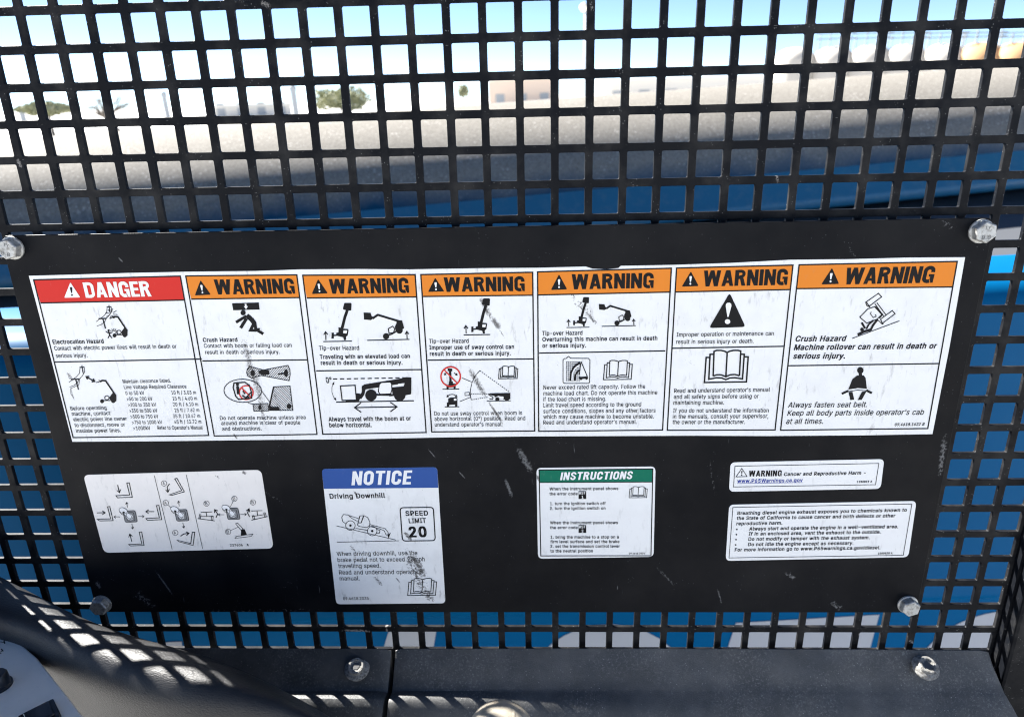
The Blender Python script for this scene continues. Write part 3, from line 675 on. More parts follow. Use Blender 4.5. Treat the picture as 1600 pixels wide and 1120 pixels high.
def glyph_mesh(ch):
    """filled letter: list of (verts, faces) layers"""
    key = ch
    if key in _gcache: return _gcache[key]
    cs = [[tuple(float(v) for v in s_.split(',')) for s_ in c.split(' ')] for c in GLYPHS[ch][1]]
    sign = 1 if area2(max(cs, key=lambda q: abs(area2(q)))) > 0 else -1
    out = []
    for c in cs:
        if area2(c) * sign < 0: continue
        parts = [c] + [h for h in cs if area2(h) * sign < 0 and inside(h[0], c)]
        cu = bpy.data.curves.new('g', 'CURVE')
        cu.dimensions = '2D'; cu.fill_mode = 'BOTH'; cu.offset = 0.0
        for q in parts:
            n = len(q); mv = [Vector(v) for v in q]
            sp = cu.splines.new('POLY'); sp.points.add(n - 1); sp.use_cyclic_u = True
            for i, v in enumerate(mv): sp.points[i].co = (v.x, v.y, 0, 1)
        ob = bpy.data.objects.new('g', cu); COL.objects.link(ob)
        bpy.context.view_layer.update()
        me = bpy.data.meshes.new_from_object(ob.evaluated_get(bpy.context.evaluated_depsgraph_get()))
        out.append(([v.co.to_2d() for v in me.vertices], [list(f.vertices) for f in me.polygons]))
        bpy.data.objects.remove(ob); bpy.data.curves.remove(cu); bpy.data.meshes.remove(me)
    _gcache[key] = out
    return out
def add_text(ik, s, A, B_, capm, bold, italic):
    # a heavier weight is struck two or four times, slightly apart
    h = bold * 500.0
    strikes = [(0, 0)] if h < 1 else ([(-h / 2, 0), (h / 2, 0)] if h < 9 else [(-h / 2, -h / 4), (h / 2, h / 4), (-h / 2, h / 4), (h / 2, -h / 4)])
    lay, x = [], 0.0
    for ch in s:
        if ch == ' ': x += SPACE * 1.35; continue
        k = 0
        for vs, fs in glyph_mesh(ch):
            for dx, dy in strikes:
                lay.append((k, x + dx, vs, fs, dy)); k += 1
        x += GLYPHS[ch][0] + h
    x0 = min(v.x + q[1] for q in lay for v in q[2]); x1 = max(v.x + q[1] for q in lay for v in q[2])
    ux = (B_ - A) / (x1 - x0)
    uz = Vector((-(B_ - A).z, 0, (B_ - A).x)).normalized() * (capm / CAPH)
    y = ik.ny()
    for k, gx, vs, fs, gy in lay:
        i0 = len(ik.v)
        for v in vs:
            p = A + ux * (v.x + gx - x0 + italic * v.y) + uz * (v.y + gy)
            ik.v.append((p.x, y - 4.0e-7 * k, p.z))
        ik.f += [[i0 + j for j in f] for f in fs]

def round_outline(c4, r, n=5):
    """rounded version of a quad given as four points (crop coordinates)"""
    out = []
    for i in range(4):
        p, a, c = Vector(c4[i]), Vector(c4[i - 1]), Vector(c4[(i + 1) % 4])
        da, dc = (a - p).normalized() * r, (c - p).normalized() * r
        for k in range(n + 1):
            t = k / n
            out.append(tuple((p + da) * (1 - t) ** 2 + p * 2 * t * (1 - t) + (p + dc) * t ** 2))
    return out
def sheet(name, ik, outline, y_front, thick, m, parent, label=None):
    """a sticker sheet: an outline with real thickness lying on the plate"""
    P = [ik.m(p) for p in outline]
    n = len(P)
    vs = [(p.x, y_front, p.z) for p in P] + [(p.x, y_front + thick, p.z) for p in P]
    fs = [list(range(n)), list(range(2 * n - 1, n - 1, -1))] + [[i, n + i, n + (i + 1) % n, (i + 1) % n] for i in range(n)]
    return mesh_obj(name, vs, fs, m, parent, False, label)

Y_SHEET = PLATE_Y - 0.00035
Y_BAND = Y_SHEET - 0.00010
Y_INK = Y_SHEET - 0.00022
Y_TOP = Y_SHEET - 0.00040

# ================================================================== SETTING
DIRW = MACH.to_3x3()
GROUND_Z = -2.35
CAMW = MACH @ CAM
def far(px, py, dist):
    """world point seen at a photo position, at a horizontal distance"""
    d = DIRW @ ray(px, py)
    return CAMW + d * (dist / math.hypot(d.x, d.y))
def far_ground(px, dist):
    p = far(px, 150, dist)
    return Vector((p.x, p.y, GROUND_Z))
N_ = 24
gv, gf = [(0, 0, GROUND_Z)], []
for rr in (4, 15, 60, 250, 1000, 4500):
    for k in range(N_):
        gv.append((rr * math.cos(2 * PI * k / N_), rr * math.sin(2 * PI * k / N_), GROUND_Z))
for k in range(N_):
    gf.append((0, 1 + k, 1 + (k + 1) % N_))
for q in range(5):
    for k in range(N_):
        k2 = (k + 1) % N_
        gf.append((1 + q * N_ + k, 1 + (q + 1) * N_ + k, 1 + (q + 1) * N_ + k2, 1 + q * N_ + k2))
tag(mesh_obj('ground', gv, gf, M_sand), kind='structure')

# ================================================================== GUARD SCREEN
P = 0.025
HOLE = 0.0193
CH, RAD, THK = 0.0003, 0.0011, 0.0031
def rrect(cx, cz, half, r, n=3):
    out = []
    for (sx, sz, a0) in ((1, 1, 0), (-1, 1, 90), (-1, -1, 180), (1, -1, 270)):
        for k in range(n + 1):
            a = math.radians(a0 + 90 * k / n)
            out.append((cx + sx * (half - r) + r * math.cos(a), cz + sz * (half - r) + r * math.sin(a)))
    return out
gv, gf = [], []
C0, C1, RW0, RW1 = -7, 30, -21, 5
vi = {}
def gvert(x, y, z):
    k = (round(x * 1e6), round(y * 1e6), round(z * 1e6))
    if k not in vi:
        vi[k] = len(gv); gv.append((x, y, z))
    return vi[k]
for c_ in range(C0, C1 + 1):
    for r_ in range(RW0, RW1 + 1):
        cx, cz = (c_ - 14) * P, r_ * P
        hs = [HOLE / 2 + random.uniform(-.0001, .0001)] * 2
        fr = rrect(cx, cz, hs[0] + CH, RAD + CH)
        bk = rrect(cx, cz, hs[0], RAD)
        n = len(fr)
        for (ring, y, flip) in ((fr, 0.0, False), (bk, THK, True)):
            ids = [gvert(px, y, pz) for px, pz in ring]
            cor = [gvert(cx + sx * P / 2, y, cz + sz * P / 2) for sx, sz in ((1, 1), (-1, 1), (-1, -1), (1, -1))]
            q = n // 4
            for i in range(4):
                seg = ids[i * q:(i + 1) * q]
                for a_, b_ in zip(seg, seg[1:]):
                    gf.append([cor[i], a_, b_] if flip else [cor[i], b_, a_])
                nx = ids[((i + 1) * q) % n]
                f_ = [cor[i], seg[-1], nx, cor[(i + 1) % 4]]
                gf.append(f_ if flip else f_[::-1])
        a_ = [gvert(px, 0.0, pz) for px, pz in fr]
        c2 = [gvert(px, CH, pz) for px, pz in bk]
        d2 = [gvert(px, THK, pz) for px, pz in bk]
        for i in range(n):
            j = (i + 1) % n
            gf.append([a_[i], a_[j], c2[j], c2[i]])
            gf.append([c2[i], c2[j], d2[j], d2[i]])
# solid lower margin
zb = (RW0 - .5) * P
gx0, gx1 = (C0 - .5 - 14) * P, (C1 + .5 - 14) * P
i0 = len(gv)
gv += [(gx0, 0, zb), (gx1, 0, zb), (gx1, 0, zb - .30), (gx0, 0, zb - .30), (gx0, THK, zb), (gx1, THK, zb), (gx1, THK, zb - .30), (gx0, THK, zb - .30)]
gf += [[i0, i0 + 3, i0 + 2, i0 + 1], [i0 + 4, i0 + 5, i0 + 6, i0 + 7]]
guard = mesh_obj('guard_screen', gv, gf, M_guard)
tag(guard, 'black steel guard screen punched with rows of square holes', 'guard screen')
MACHINE_ROOTS.append(guard)

# ================================================================== SIGN PLATE with its four bolts
PLX0, PLX1, PLZ0, PLZ1 = -0.4068, 0.3290, -0.4832, -0.1412
PT = 0.0025
pl_root = thing('sign_plate', (-0.04, PLATE_Y, PLZ0), 'black steel plate full of safety stickers bolted to the guard screen', 'plate')
bm = bmesh.new()
ol = []
for (cx, cz, a0) in ((PLX1, PLZ1, 0), (PLX0, PLZ1, 90), (PLX0, PLZ0, 180), (PLX1, PLZ0, 270)):
    r = 0.006
    sx, sz = (1 if cx > 0 else -1), (1 if cz > -.3 else -1)
    for k in range(6):
        a = math.radians(a0 + 18 * k)
        ol.append((cx - sx * r + r * math.cos(a), cz - sz * r + r * math.sin(a)))
n = len(ol)
nx_ = 40
fv = [bm.verts.new((x, PLATE_Y, z)) for x, z in ol]
bv = [bm.verts.new((x, PLATE_Y + PT, z)) for x, z in ol]
bm.faces.new(fv[::-1]); bm.faces.new(bv)
for i in range(n):
    bm.faces.new((fv[i], fv[(i + 1) % n], bv[(i + 1) % n], bv[i]))
plate = bm_obj('plate', bm, M_plate, pl_root)
add_mod_bevel(plate, 0.0004, 2, 60)
for (bx, bz, spin, tilt, lab) in ((-.3985, -.1505, 12, .0, 'upper left bolt'), (.3200, -.1505, 40, .0, 'upper right bolt'), (-.3992, -.4735, 0, 0, 'lower left bolt'), (.3195, -.4738, 22, 0, 'lower right bolt, dull and dirty')):
    bm = bmesh.new()
    hexr = 0.0140 / 2 / math.cos(PI / 6)
    ring = lambda rr, yy: [bm.verts.new((bx + rr * math.cos(math.radians(spin + 60 * k)), yy, bz + rr * math.sin(math.radians(spin + 60 * k)))) for k in range(6)]
    y0 = PLATE_Y - 0.0019
    a_, c_, d_ = ring(hexr, y0), ring(hexr, y0 - .0052), ring(hexr * .90, y0 - .0061)
    e_ = ring(hexr * .55, y0 - .0060)
    for q0, q1 in ((a_, c_), (c_, d_), (d_, e_)):
        for k in range(6):
            bm.faces.new((q0[k], q0[(k + 1) % 6], q1[(k + 1) % 6], q1[k]))
    bm.faces.new(e_); bm.faces.new(a_[::-1])
    bolt = bm_obj('bolt', bm, M_zinc, pl_root)
    add_mod_bevel(bolt, 0.0004, 2, 20)
    bm = bmesh.new()
    bm_lathe(bm, [(.0045, 0), (.0084, 0), (.0087, .0003), (.0087, .0016), (.0083, .0019), (.0045, .0019)], 32, (bx, PLATE_Y, bz), (0, -1, 0))
    smooth_by_angle(bm_obj('washer', bm, M_zinc, bolt), 40)
    if bz > -.3:
        ik = Ink(0, 0, 1, y0 - .00618)
        ca = math.radians(0 if bx > 0 else -18)
        ur = Vector((math.cos(ca), 0, math.sin(ca))); uu = Vector((-math.sin(ca), 0, math.cos(ca)))
        o_ = Vector((bx, 0, bz))
        add_text(ik, '8.8', o_ - ur * .0032 - uu * .0047, o_ + ur * .0032 - uu * .0047, .0026, 0.01, 0)
        add_text(ik, 'TY', o_ - ur * .0022 + uu * .0022, o_ + ur * .0022 + uu * .0022, .0024, 0.01, 0)
        ik.build('stamp', M_zinc_ink, bolt)

# ================================================================== STICKERS
MM_BORDER = 0.0010
strip = thing('hazard_sticker', (-.04, PLATE_Y, -.3126), 'long white hazard sticker with one red and six orange headed sections', 'sticker')
ik0 = Ink(0, 0, 1, Y_SHEET)
top = [(45, 431), (120, 429), (200, 426.5), (300, 424.5), (400, 423.5), (470, 421), (560, 420.5), (640, 421), (760, 419), (840, 418.5), (915, 416.5), (926, 420), (948, 421), (966, 419), (970, 415.5), (1050, 414), (1140, 411), (1235, 406), (1330, 405), (1420, 402.5), (1508, 402)]
bot = [(1484, 540), (1457, 678), (1340, 680), (1200, 681), (1080, 680.5), (960, 681), (840, 681.5), (700, 683), (560, 686), (420, 687), (260, 689), (113, 690), (79, 558)]
sheet('sheet', ik0, top + bot, Y_SHEET, 0.00034, M_strip, strip)

def section(ox, oy, s, TL, TR, BL, BR, bL, bR, mL, mR, band_mat, band_name, label):
    """one framed section: border lines, header band; returns its part and an Ink factory"""
    fr = Ink(ox, oy, s, Y_INK)
    wpx = MM_BORDER / fr.mm
    fr.line([TL, TR, BR, BL], wpx, True)
    fr.line([bL, bR], wpx)
    fr.line([mL, mR], wpx)
    part = fr.build('section_frame', M_ink, strip, label)
    bd = Ink(ox, oy, s, Y_BAND)
    bd.poly([TL, TR, bR, bL])
    bd.build('header_band', band_mat, part)
    return part, (lambda y=Y_INK - 0.00006: Ink(ox, oy, s, y))
def excl(ink_t, tri_c, m_tri, m_mark, parent, mk):
    """alert triangle with an exclamation mark; tri_c = apex, left, right"""
    a, l, r = [Vector(p) for p in tri_c]
    t = mk()
    out = []
    for p, q0, q1 in ((a, l, r), (r, a, l), (l, r, a)):
        d0, d1 = (q0 - p).normalized() * 7, (q1 - p).normalized() * 7
        out += [tuple(p + d0), tuple(p + (d0 + d1) * .25), tuple(p + d1)]
    t.poly(out)
    o = t.build('alert_triangle', m_tri, parent)
    t = mk(Y_TOP)
    b_ = (l + r) / 2
    up = a - b_
    sd = (r - l)
    f = lambda u, v: tuple(b_ + sd * u + up * v)
    t.poly([f(-.075, .62), f(-.05, .68), f(.05, .68), f(.075, .62), f(.03, .30), f(-.03, .30)])
    t.poly([tuple(Vector(f(0, .17)) + Vector((math.cos(q * PI / 5), math.sin(q * PI / 5))) * sd.length * .058) for q in range(10)])
    t.build('exclamation_mark', m_mark, parent)

def truck_tilted(t, ax, bx, ay, by, k=1.0):
    A_ = lambda pts: t.aff(pts, ax, bx, ay, by)
    t.poly(A_([(280, 238), (318, 238), (323, 244), (321, 284), (316, 287), (273, 281), (268, 275), (276, 242)]))
    t.line(A_([(296, 284), (280, 330), (262, 402)]), 17 * k)
    t.poly(A_([(240, 392), (262, 398), (272, 402), (300, 404), (304, 412), (298, 445), (288, 452), (288, 474), (275, 475), (270, 456), (226, 446), (226, 428), (240, 425)]))
    t.poly(A_([(196, 427), (210, 427), (210, 464), (195, 464)]))
    t.line(A_([(208, 445), (232, 443)]), 9 * k)
    t.arrow(A_([(160, 474), (158, 423)]), 6 * k, 17 * k)
    t.line(A_([(143, 484), (325, 481)]), 6 * k)
def truck_tilted_window(t, ax, bx, ay, by):
    t.poly(t.aff([(272, 412), (296, 412), (291, 432), (270, 430)], ax, bx, ay, by))
def truck_tipping(t, ax, bx, ay, by, k=1.0):
    A_ = lambda pts: t.aff(pts, ax, bx, ay, by)
    t.poly(A_([(400, 299), (444, 301), (450, 320), (466, 333), (446, 347), (402, 343)]))
    t.line(A_([(458, 337), (472, 326), (490, 314), (630, 356)]), 13 * k)
    t.poly(A_([(620, 348), (645, 350), (658, 398), (648, 405), (640, 396), (632, 420), (604, 420), (600, 396), (612, 372), (608, 360)]))
    t.disc(A_([(543, 450)])[0], 20 * k); t.disc(A_([(628, 413)])[0], 21 * k)
    t.line(A_([(557, 402), (585, 386), (598, 402), (591, 427), (562, 432)]), 6 * k, True)
    t.line(A_([(543, 448), (580, 436), (622, 410)]), 8 * k)
    t.line(A_([(600, 392), (615, 362)]), 5 * k)
    t.arrow(A_([(677, 467), (675, 421)]), 6 * k, 16 * k)
    t.line(A_([(423, 476), (692, 470)]), 6 * k)
def truck_small(t, o, body=True):
    """small loader silhouette used in the electrocution drawings; o maps its own coordinates"""
    t.line(o((565, 318), (578, 310), (598, 312), (648, 386)), 11)
    t.lines(o((542, 322), (556, 320), (568, 312)), o((556, 308), (568, 313)), w=5)
    t.poly(o((640, 382), (652, 384), (661, 396), (661, 433), (636, 436), (618, 414), (628, 398)))
    t.ring(o((605, 412))[0], 14, 5, 13)
    t.line(o((580, 428), (640, 428)), 6)
    t.disc(o((577, 432))[0], 13); t.disc(o((643, 430))[0], 14)
def power_poles(t, o, s=1.0):
    t.line(o((472, 324), (525, 322)), 8 * s); t.line(o((500, 322), (518, 388)), 8 * s)
    t.line(o((525, 248), (556, 247)), 6 * s); t.line(o((541, 247), (548, 286)), 6 * s); t.line(o((540, 235), (541, 247)), 5 * s)
    t.line(o((528, 250), (525, 285), (505, 308), (480, 325), (458, 343)), 3.5 * s)
    t.line(o((555, 250), (556, 280), (540, 305), (520, 325), (512, 345), (490, 362), (462, 372)), 3.5 * s)

B, IT = 0.028, 0.2
# ---- section 1: DANGER
sc = (40, 420, 260 / 1079)
part, mk = section(*sc, (52, 72), (1003, 48), (308, 1094), (1187, 1080), (97, 222), (1028, 203), (186, 605), (1142, 585), M_red, 'red', 'red headed DANGER section about electrocution')
t = mk(); t.heavy('DANGER', (391, 188), (818, 179), 99).build('heading', M_white_ink, part)
excl(None, ((290, 88), (250, 188), (355, 186)), M_white_ink, M_ink, part, mk)
t = mk()
idn = lambda *p: list(p)
power_poles(t, idn); truck_small(t, idn)
t.disc((538, 399), 7); t.line([(538, 405), (545, 430)], 9); t.lines([(519, 404), (530, 414), (556, 416)], [(545, 428), (534, 450)], [(545, 428), (550, 438), (561, 450)], w=6)
for a_ in range(0, 360, 45):
    q = math.radians(a_ + 10)
    t.line([(556 + 12 * math.cos(q), 292 + 12 * math.sin(q)), (556 + 40 * math.cos(q), 292 + 34 * math.sin(q))], 4)
for a_ in range(180, 370, 30):
    q = math.radians(a_)
    t.line([(572 + 10 * math.cos(q), 414 + 10 * math.sin(q)), (572 + 28 * math.cos(q), 414 + 28 * math.sin(q))], 4)
t.build('electrocution_pictogram', M_ink, part)
t = mk()
o2 = lambda *p: [(q[0] * 1.02 - 186, q[1] * 1.03 + 383) for q in p]
power_poles(t, o2, 1.0)
o3 = lambda *p: [((q[0] - 540) * 1.10 + 455, (q[1] - 312) * 1.10 + 726) for q in p]
truck_small(t, o3)
t.arrow([(418, 714), (394, 700)], 8, 15); t.arrow([(418, 714), (446, 729)], 8, 15)
t.line([(350, 715), (345, 752), (292, 776), (294, 812), (312, 838)], 3)
t.build('clearance_pictogram', M_ink, part)
t = mk()
t.text('Electrocution Hazard', (178, 488), (508, 482), 27, B * 1.6)
t.text('Contact with electric power lines will result in death or', (188, 529), (980, 515), 27, B * .5)
t.text('serious injury.', (198, 577), (402, 573), 27, B * .5)
t.build('hazard_lettering', M_ink, part); t = mk()
t.text('Before operating', (293, 917), (526, 912), 25, B * .5); t.text('machine, contact', (302, 952), (550, 947), 25, B * .5)
t.text('electric power line owner', (312, 988), (658, 983), 25, B * .5); t.text('to disconnect, move or', (320, 1026), (646, 1021), 25, B * .5)
t.text('insulate power lines.', (330, 1062), (618, 1058), 25, B * .5)
t.text('Maintain clearance listed.', (632, 742), (942, 736), 24, B * .5); t.text('Line Voltage Required Clearance', (640, 779), (1044, 774), 24, B * .5)
for s_, x0, x1, yb, s2, x2, x3 in (('0 to 50 kV', 650, 770, 818, '10 ft / 3.03 m', 947, 1106), ('>50 to 200 kV', 658, 824, 856, '15 ft / 4.60 m', 955, 1113), ('>200 to 350 kV', 666, 847, 894, '20 ft / 6.10 m', 958, 1120), ('>350 to 500 kV', 675, 855, 932, '25 ft / 7.62 m', 968, 1127), ('>500 to 750 kV', 683, 862, 970, '35 ft / 10.67 m', 958, 1133), ('>750 to 1000 kV', 692, 886, 1007, '45 ft / 13.72 m', 966, 1140), ('>1000kV', 700, 810, 1045, "Refer to Operator's Manual", 857, 1150)):
    t.text(s_, (x0, yb), (x1, yb - 2), 24, B * .5); t.text(s2, (x2, yb - 3), (x3, yb - 5), 24, B * .5)
t.build('lettering', M_ink, part)

# ---- section 2: crush hazard
sc = (280, 420, 210 / 871)
part, mk = section(*sc, (42, 47), (762, 40), (227, 1083), (893, 1072), (78, 197), (780, 187), (150, 597), (830, 590), M_orange, 'o', 'orange headed WARNING section about a crush hazard under the boom')
mk().heavy('WARNING', (238, 167), (752, 161), 97).build('heading', M_ink, part)
excl(None, ((138, 74), (101, 173), (205, 168)), M_ink, M_white_ink, part, mk)
t = mk()
t.poly([(342, 224), (515, 219), (521, 264), (350, 269)])
t.disc((414, 285), 17, 17)
t.line([(438, 302), (470, 330), (488, 356)], 30); t.line([(436, 306), (368, 347)], 17); t.line([(436, 322), (398, 384)], 19)
t.line([(484, 352), (462, 398), (500, 400)], 18); t.line([(490, 350), (496, 392), (545, 422)], 19); t.line([(498, 394), (522, 388)], 12)
t.build('crushed_person_pictogram', M_ink, part)
mk(Y_TOP).line([(430, 228), (432, 245)], 11).poly([(418, 243), (446, 242), (433, 262)]).build('falling_load_arrow', M_white_ink, part)
t = mk()
sect = [(455, 633), (441, 650), (437, 672), (445, 695), (470, 709), (530, 691), (712, 725), (719, 686), (717, 655), (705, 626), (545, 656)]
t.line(sect, 5, True).hatch(sect, -0.85, 11, 3.2)
t.poly([(512, 662), (540, 655), (580, 656), (584, 684), (545, 690), (520, 680)]); t.disc((476, 675), 14, 20); t.disc((692, 675), 13, 24); t.line([(640, 682), (690, 676)], 10)
tr = [(612, 765), (718, 760), (737, 917), (582, 917)]
t.line(tr, 5, True).hatch(tr, 0.8, 11, 3.4); t.line([(612, 765), (582, 900)], 9)
t.disc((712, 890), 15, 17)
tr = [(478, 876), (575, 872), (580, 920), (484, 922)]
t.line(tr, 4, True).hatch(tr, -0.8, 8, 3); t.disc((523, 897), 10, 18)
t.poly([(582, 880), (605, 895), (640, 893), (655, 917), (588, 917)])
t.ring((412, 790), 122, 5, 75, 0.03)
t.lines([(528, 782), (590, 868)], [(445, 868), (480, 878)], w=4)
t.line([(355, 740), (425, 735), (455, 755), (468, 800), (470, 838), (385, 846), (366, 825), (350, 770)], 8, True)
t.disc((378, 749), 10); t.line([(378, 760), (384, 812)], 18)
t.lines([(412, 790), (428, 810)], [(408, 820), (432, 836), (470, 795)], [(440, 830), (455, 832)], w=9)
t.build('keep_clear_pictogram', M_ink, part)
t = mk(Y_TOP); t.ring((434, 802), 45, 8); t.line([(404, 772), (466, 833)], 8); t.build('prohibition_ring', M_red, part)
t = mk()
t.text('Crush Hazard', (155, 474), (378, 472), 26, B * 1.6)
t.text('Contact with boom or falling load can', (162, 512), (730, 507), 26, B * .5); t.text('result in death or serious injury.', (170, 553), (652, 551), 26, B * .5)
t.build('hazard_lettering', M_ink, part); t = mk()
t.text('Do not operate machine unless area', (266, 979), (820, 973), 25, B * .6); t.text('around machine is clear of people', (274, 1012), (785, 1007), 25, B * .6); t.text('and obstructions.', (280, 1049), (535, 1045), 25, B * .6)
t.build('lettering', M_ink, part)

# ---- section 3: travelling
sc = (470, 415, 200 / 815)
part, mk = section(*sc, (12, 62), (728, 58), (140, 1073), (798, 1062), (38, 207), (740, 200), (98, 670), (768, 662), M_orange, 'o', 'orange headed WARNING section about travelling with the boom raised')
mk().heavy('WARNING', (187, 180), (690, 173), 94).build('heading', M_ink, part)
excl(None, ((110, 86), (70, 181), (172, 177)), M_ink, M_white_ink, part, mk)
t = mk(); truck_tilted(t, 1, 0, 1, 0); truck_tipping(t, 1, 0, 1, 0); t.build('tip_over_pictogram', M_ink, part)
t = mk(Y_TOP); truck_tilted_window(t, 1, 0, 1, 0); t.build('window_mark', M_white_ink, part)
t = mk()
t.dash((205, 722), (690, 714), 7, 11, .62)
t.poly([(388, 768), (405, 756), (655, 716), (704, 712), (704, 742), (660, 748), (412, 788), (404, 822), (384, 850), (368, 836), (388, 806)])
t.poly([(578, 776), (655, 768), (664, 742), (704, 738), (703, 818), (672, 824), (560, 832), (585, 820)])
t.poly([(660, 716), (672, 710), (704, 712), (704, 740)])
t.disc((447, 825), 37); t.disc((630, 825), 37)
t.line([(480, 822), (600, 824)], 12)
t.line([(252, 766), (346, 762), (354, 856), (263, 858)], 7, True)
t.poly([(352, 812), (375, 815), (392, 828), (372, 856), (352, 856)]); t.line([(285, 862), (372, 858)], 9)
t.line([(225, 869), (720, 860)], 7)
t.arrow([(480, 901), (344, 904)], 7, 40); t.arrow([(480, 901), (610, 899)], 7, 40)
t.line([(207, 748), (198, 775), (198, 805), (208, 835), (222, 856)], 3); t.poly([(213, 738), (212, 760), (199, 754)]); t.poly([(226, 859), (210, 848), (222, 840)])
t.text('0°', (163, 748), (200, 745), 36, B)
t.build('travel_pictogram', M_ink, part)
t = mk(Y_TOP)
t.poly([(500, 756), (513, 744), (570, 741), (578, 752), (580, 790), (572, 815), (505, 818), (494, 802)])
t.poly([(600, 766), (622, 752), (656, 748), (652, 764)])
t.build('cab_mark', M_white_ink, part)
t = mk(Y_TOP - .00004); t.line([(500, 756), (513, 744), (570, 741), (578, 752), (580, 790), (572, 815), (505, 818), (494, 802)], 6, True); t.build('cab_outline', M_ink, part)
t = mk()
t.text('Tip-over Hazard', (117, 538), (372, 537), 26, B); t.text('Traveling with an elevated load can', (122, 594), (695, 588), 26, B * 1.5); t.text('result in death or serious injury.', (128, 632), (648, 630), 26, B * 1.5)
t.build('hazard_lettering', M_ink, part); t = mk()
t.text('Always travel with the boom at or', (178, 991), (702, 985), 27, B * 1.4); t.text('below horizontal.', (182, 1028), (452, 1027), 27, B * 1.4)
t.build('lettering', M_ink, part)

# ---- section 4: sway control
sc = (655, 415, 190 / 774)
part, mk = section(*sc, (10, 58), (722, 43), (80, 1058), (735, 1052), (25, 197), (724, 189), (55, 602), (726, 594), M_orange, 'o', 'orange headed WARNING section about sway control, scuffed across its picture')
mk().heavy('WARNING', (160, 168), (672, 162), 92).build('heading', M_ink, part)
excl(None, ((102, 78), (56, 168), (160, 165)), M_ink, M_white_ink, part, mk)
t = mk(); truck_tilted(t, .93, 150, .946, -16); t.build('tip_over_pictogram', M_ink, part)
t = mk(Y_TOP); truck_tilted_window(t, .93, 150, .946, -16); t.build('window_mark', M_white_ink, part)
t = mk()
t.line([(196, 660), (200, 745)], 14); t.poly([(181, 653), (210, 656), (210, 673), (182, 671)])
t.poly([(190, 738), (214, 738), (214, 750), (232, 752), (232, 783), (220, 783), (218, 774), (188, 776), (186, 784), (174, 784), (174, 762), (188, 758)])
t.line([(148, 787), (255, 785)], 5)
t.arrow([(176, 680), (162, 694)], 5, 9); t.arrow([(222, 682), (240, 696)], 5, 9)
t.poly([(185, 846), (196, 840), (238, 838), (243, 846), (243, 897), (230, 897), (228, 884), (192, 886), (190, 897), (176, 897), (176, 872), (185, 870)])
t.line([(162, 899), (255, 898)], 5)
t.arrow([(208, 819), (192, 822), (178, 834)], 5, 9); t.arrow([(208, 819), (224, 822), (239, 834)], 5, 9)
t.lines([(272, 715), (333, 740)], [(258, 865), (326, 838)], w=4)
t.line([(386, 669), (355, 702), (336, 745), (326, 790), (326, 830), (331, 853)], 4)
t.dash((386, 668), (576, 806), 4, 15); t.dash((330, 817), (450, 817), 4, 9); t.dash((332, 854), (440, 836), 4, 8)
t.line([(291, 808), (320, 806), (321, 825), (292, 827)], 4, True)
t.poly([(445, 814), (470, 812), (580, 810), (580, 850), (540, 850), (538, 836), (505, 828), (482, 838), (478, 828), (448, 822)])
t.disc((497, 850), 13); t.disc((558, 848), 14); t.line([(440, 820), (470, 838), (468, 850), (446, 848)], 5); t.line([(497, 850), (558, 848)], 6)
t.line([(430, 862), (583, 860)], 4)
t.build('sway_pictogram', M_ink, part)
mk(Y_TOP).poly([(508, 832), (536, 832), (535, 850), (512, 850)]).build('window_mark', M_white_ink, part); mk(Y_TOP).poly([(220, 846), (237, 845), (237, 858), (221, 859)]).build('window_mark', M_white_ink, part)
mk().book(505, 640, 628, 720, 5).build('book_pictogram', M_ink, part)
t = mk(Y_TOP); t.ring((200, 706), 62, 9); t.line([(157, 662), (244, 750)], 8); t.build('prohibition_ring', M_red, part)
t = mk()
t.text('Tip-over Hazard', (63, 494), (315, 492), 26, B); t.text('Improper use of sway control can', (65, 534), (604, 529), 26, B * 1.5); t.text('result in death or serious injury.', (68, 574), (583, 570), 26, B * 1.5)
t.build('hazard_lettering', M_ink, part); t = mk()
t.text('Do not use sway control when boom is', (96, 954), (655, 949), 26, B * .5); t.text('above horizontal (0°) position. Read and', (98, 988), (675, 983), 26, B * .5); t.text("understand operator's manual.", (100, 1024), (530, 1021), 26, B * .5)
t.build('lettering', M_ink, part)

# ---- section 5: overturning
sc = (830, 410, .25)
part, mk = section(*sc, (40, 60), (876, 37), (47, 1055), (821, 1047), (42, 204), (864, 186), (50, 567), (838, 553), M_orange, 'o', 'orange headed WARNING section with a load chart picture and seven lines of text')
mk().heavy('WARNING', (253, 169), (764, 160), 94).build('heading', M_ink, part)
excl(None, ((174, 75), (123, 173), (225, 169)), M_ink, M_white_ink, part, mk)
t = mk(); truck_tilted(t, .78, 110, .772, 34, .8); truck_tipping(t, .79, 107, .79, 24, .8); t.build('tip_over_pictogram', M_ink, part)
t = mk(Y_TOP); truck_tilted_window(t, .78, 110, .772, 34); t.build('window_mark', M_white_ink, part)
t = mk()
t.line([(206, 602), (220, 600), (232, 587), (248, 599), (358, 600), (367, 610), (365, 750), (356, 756), (206, 756), (199, 748), (199, 610)], 4.5, True)
for k in range(8): t.line([(220 + k * 12, 620), (220 + k * 12, 742)], 2.2)
for k in range(10): t.line([(218, 622 + k * 13), (306, 622 + k * 13)], 2.2)
t.line([(246, 740), (250, 690), (266, 658), (285, 640), (306, 628)], 15); t.line([(272, 738), (276, 705), (290, 682), (306, 670)], 10)
t.lines([(312, 620), (352, 716)], [(312, 620), (300, 700)], w=5); t.poly([(298, 716), (352, 712), (356, 726), (300, 730)]); t.disc((312, 728), 7); t.disc((346, 726), 7)
t.build('load_chart_pictogram', M_ink, part)
t = mk(Y_TOP); t.line([(254, 736), (258, 692), (272, 664), (290, 648), (304, 640)], 7); t.build('chart_curve', M_white_ink, part)
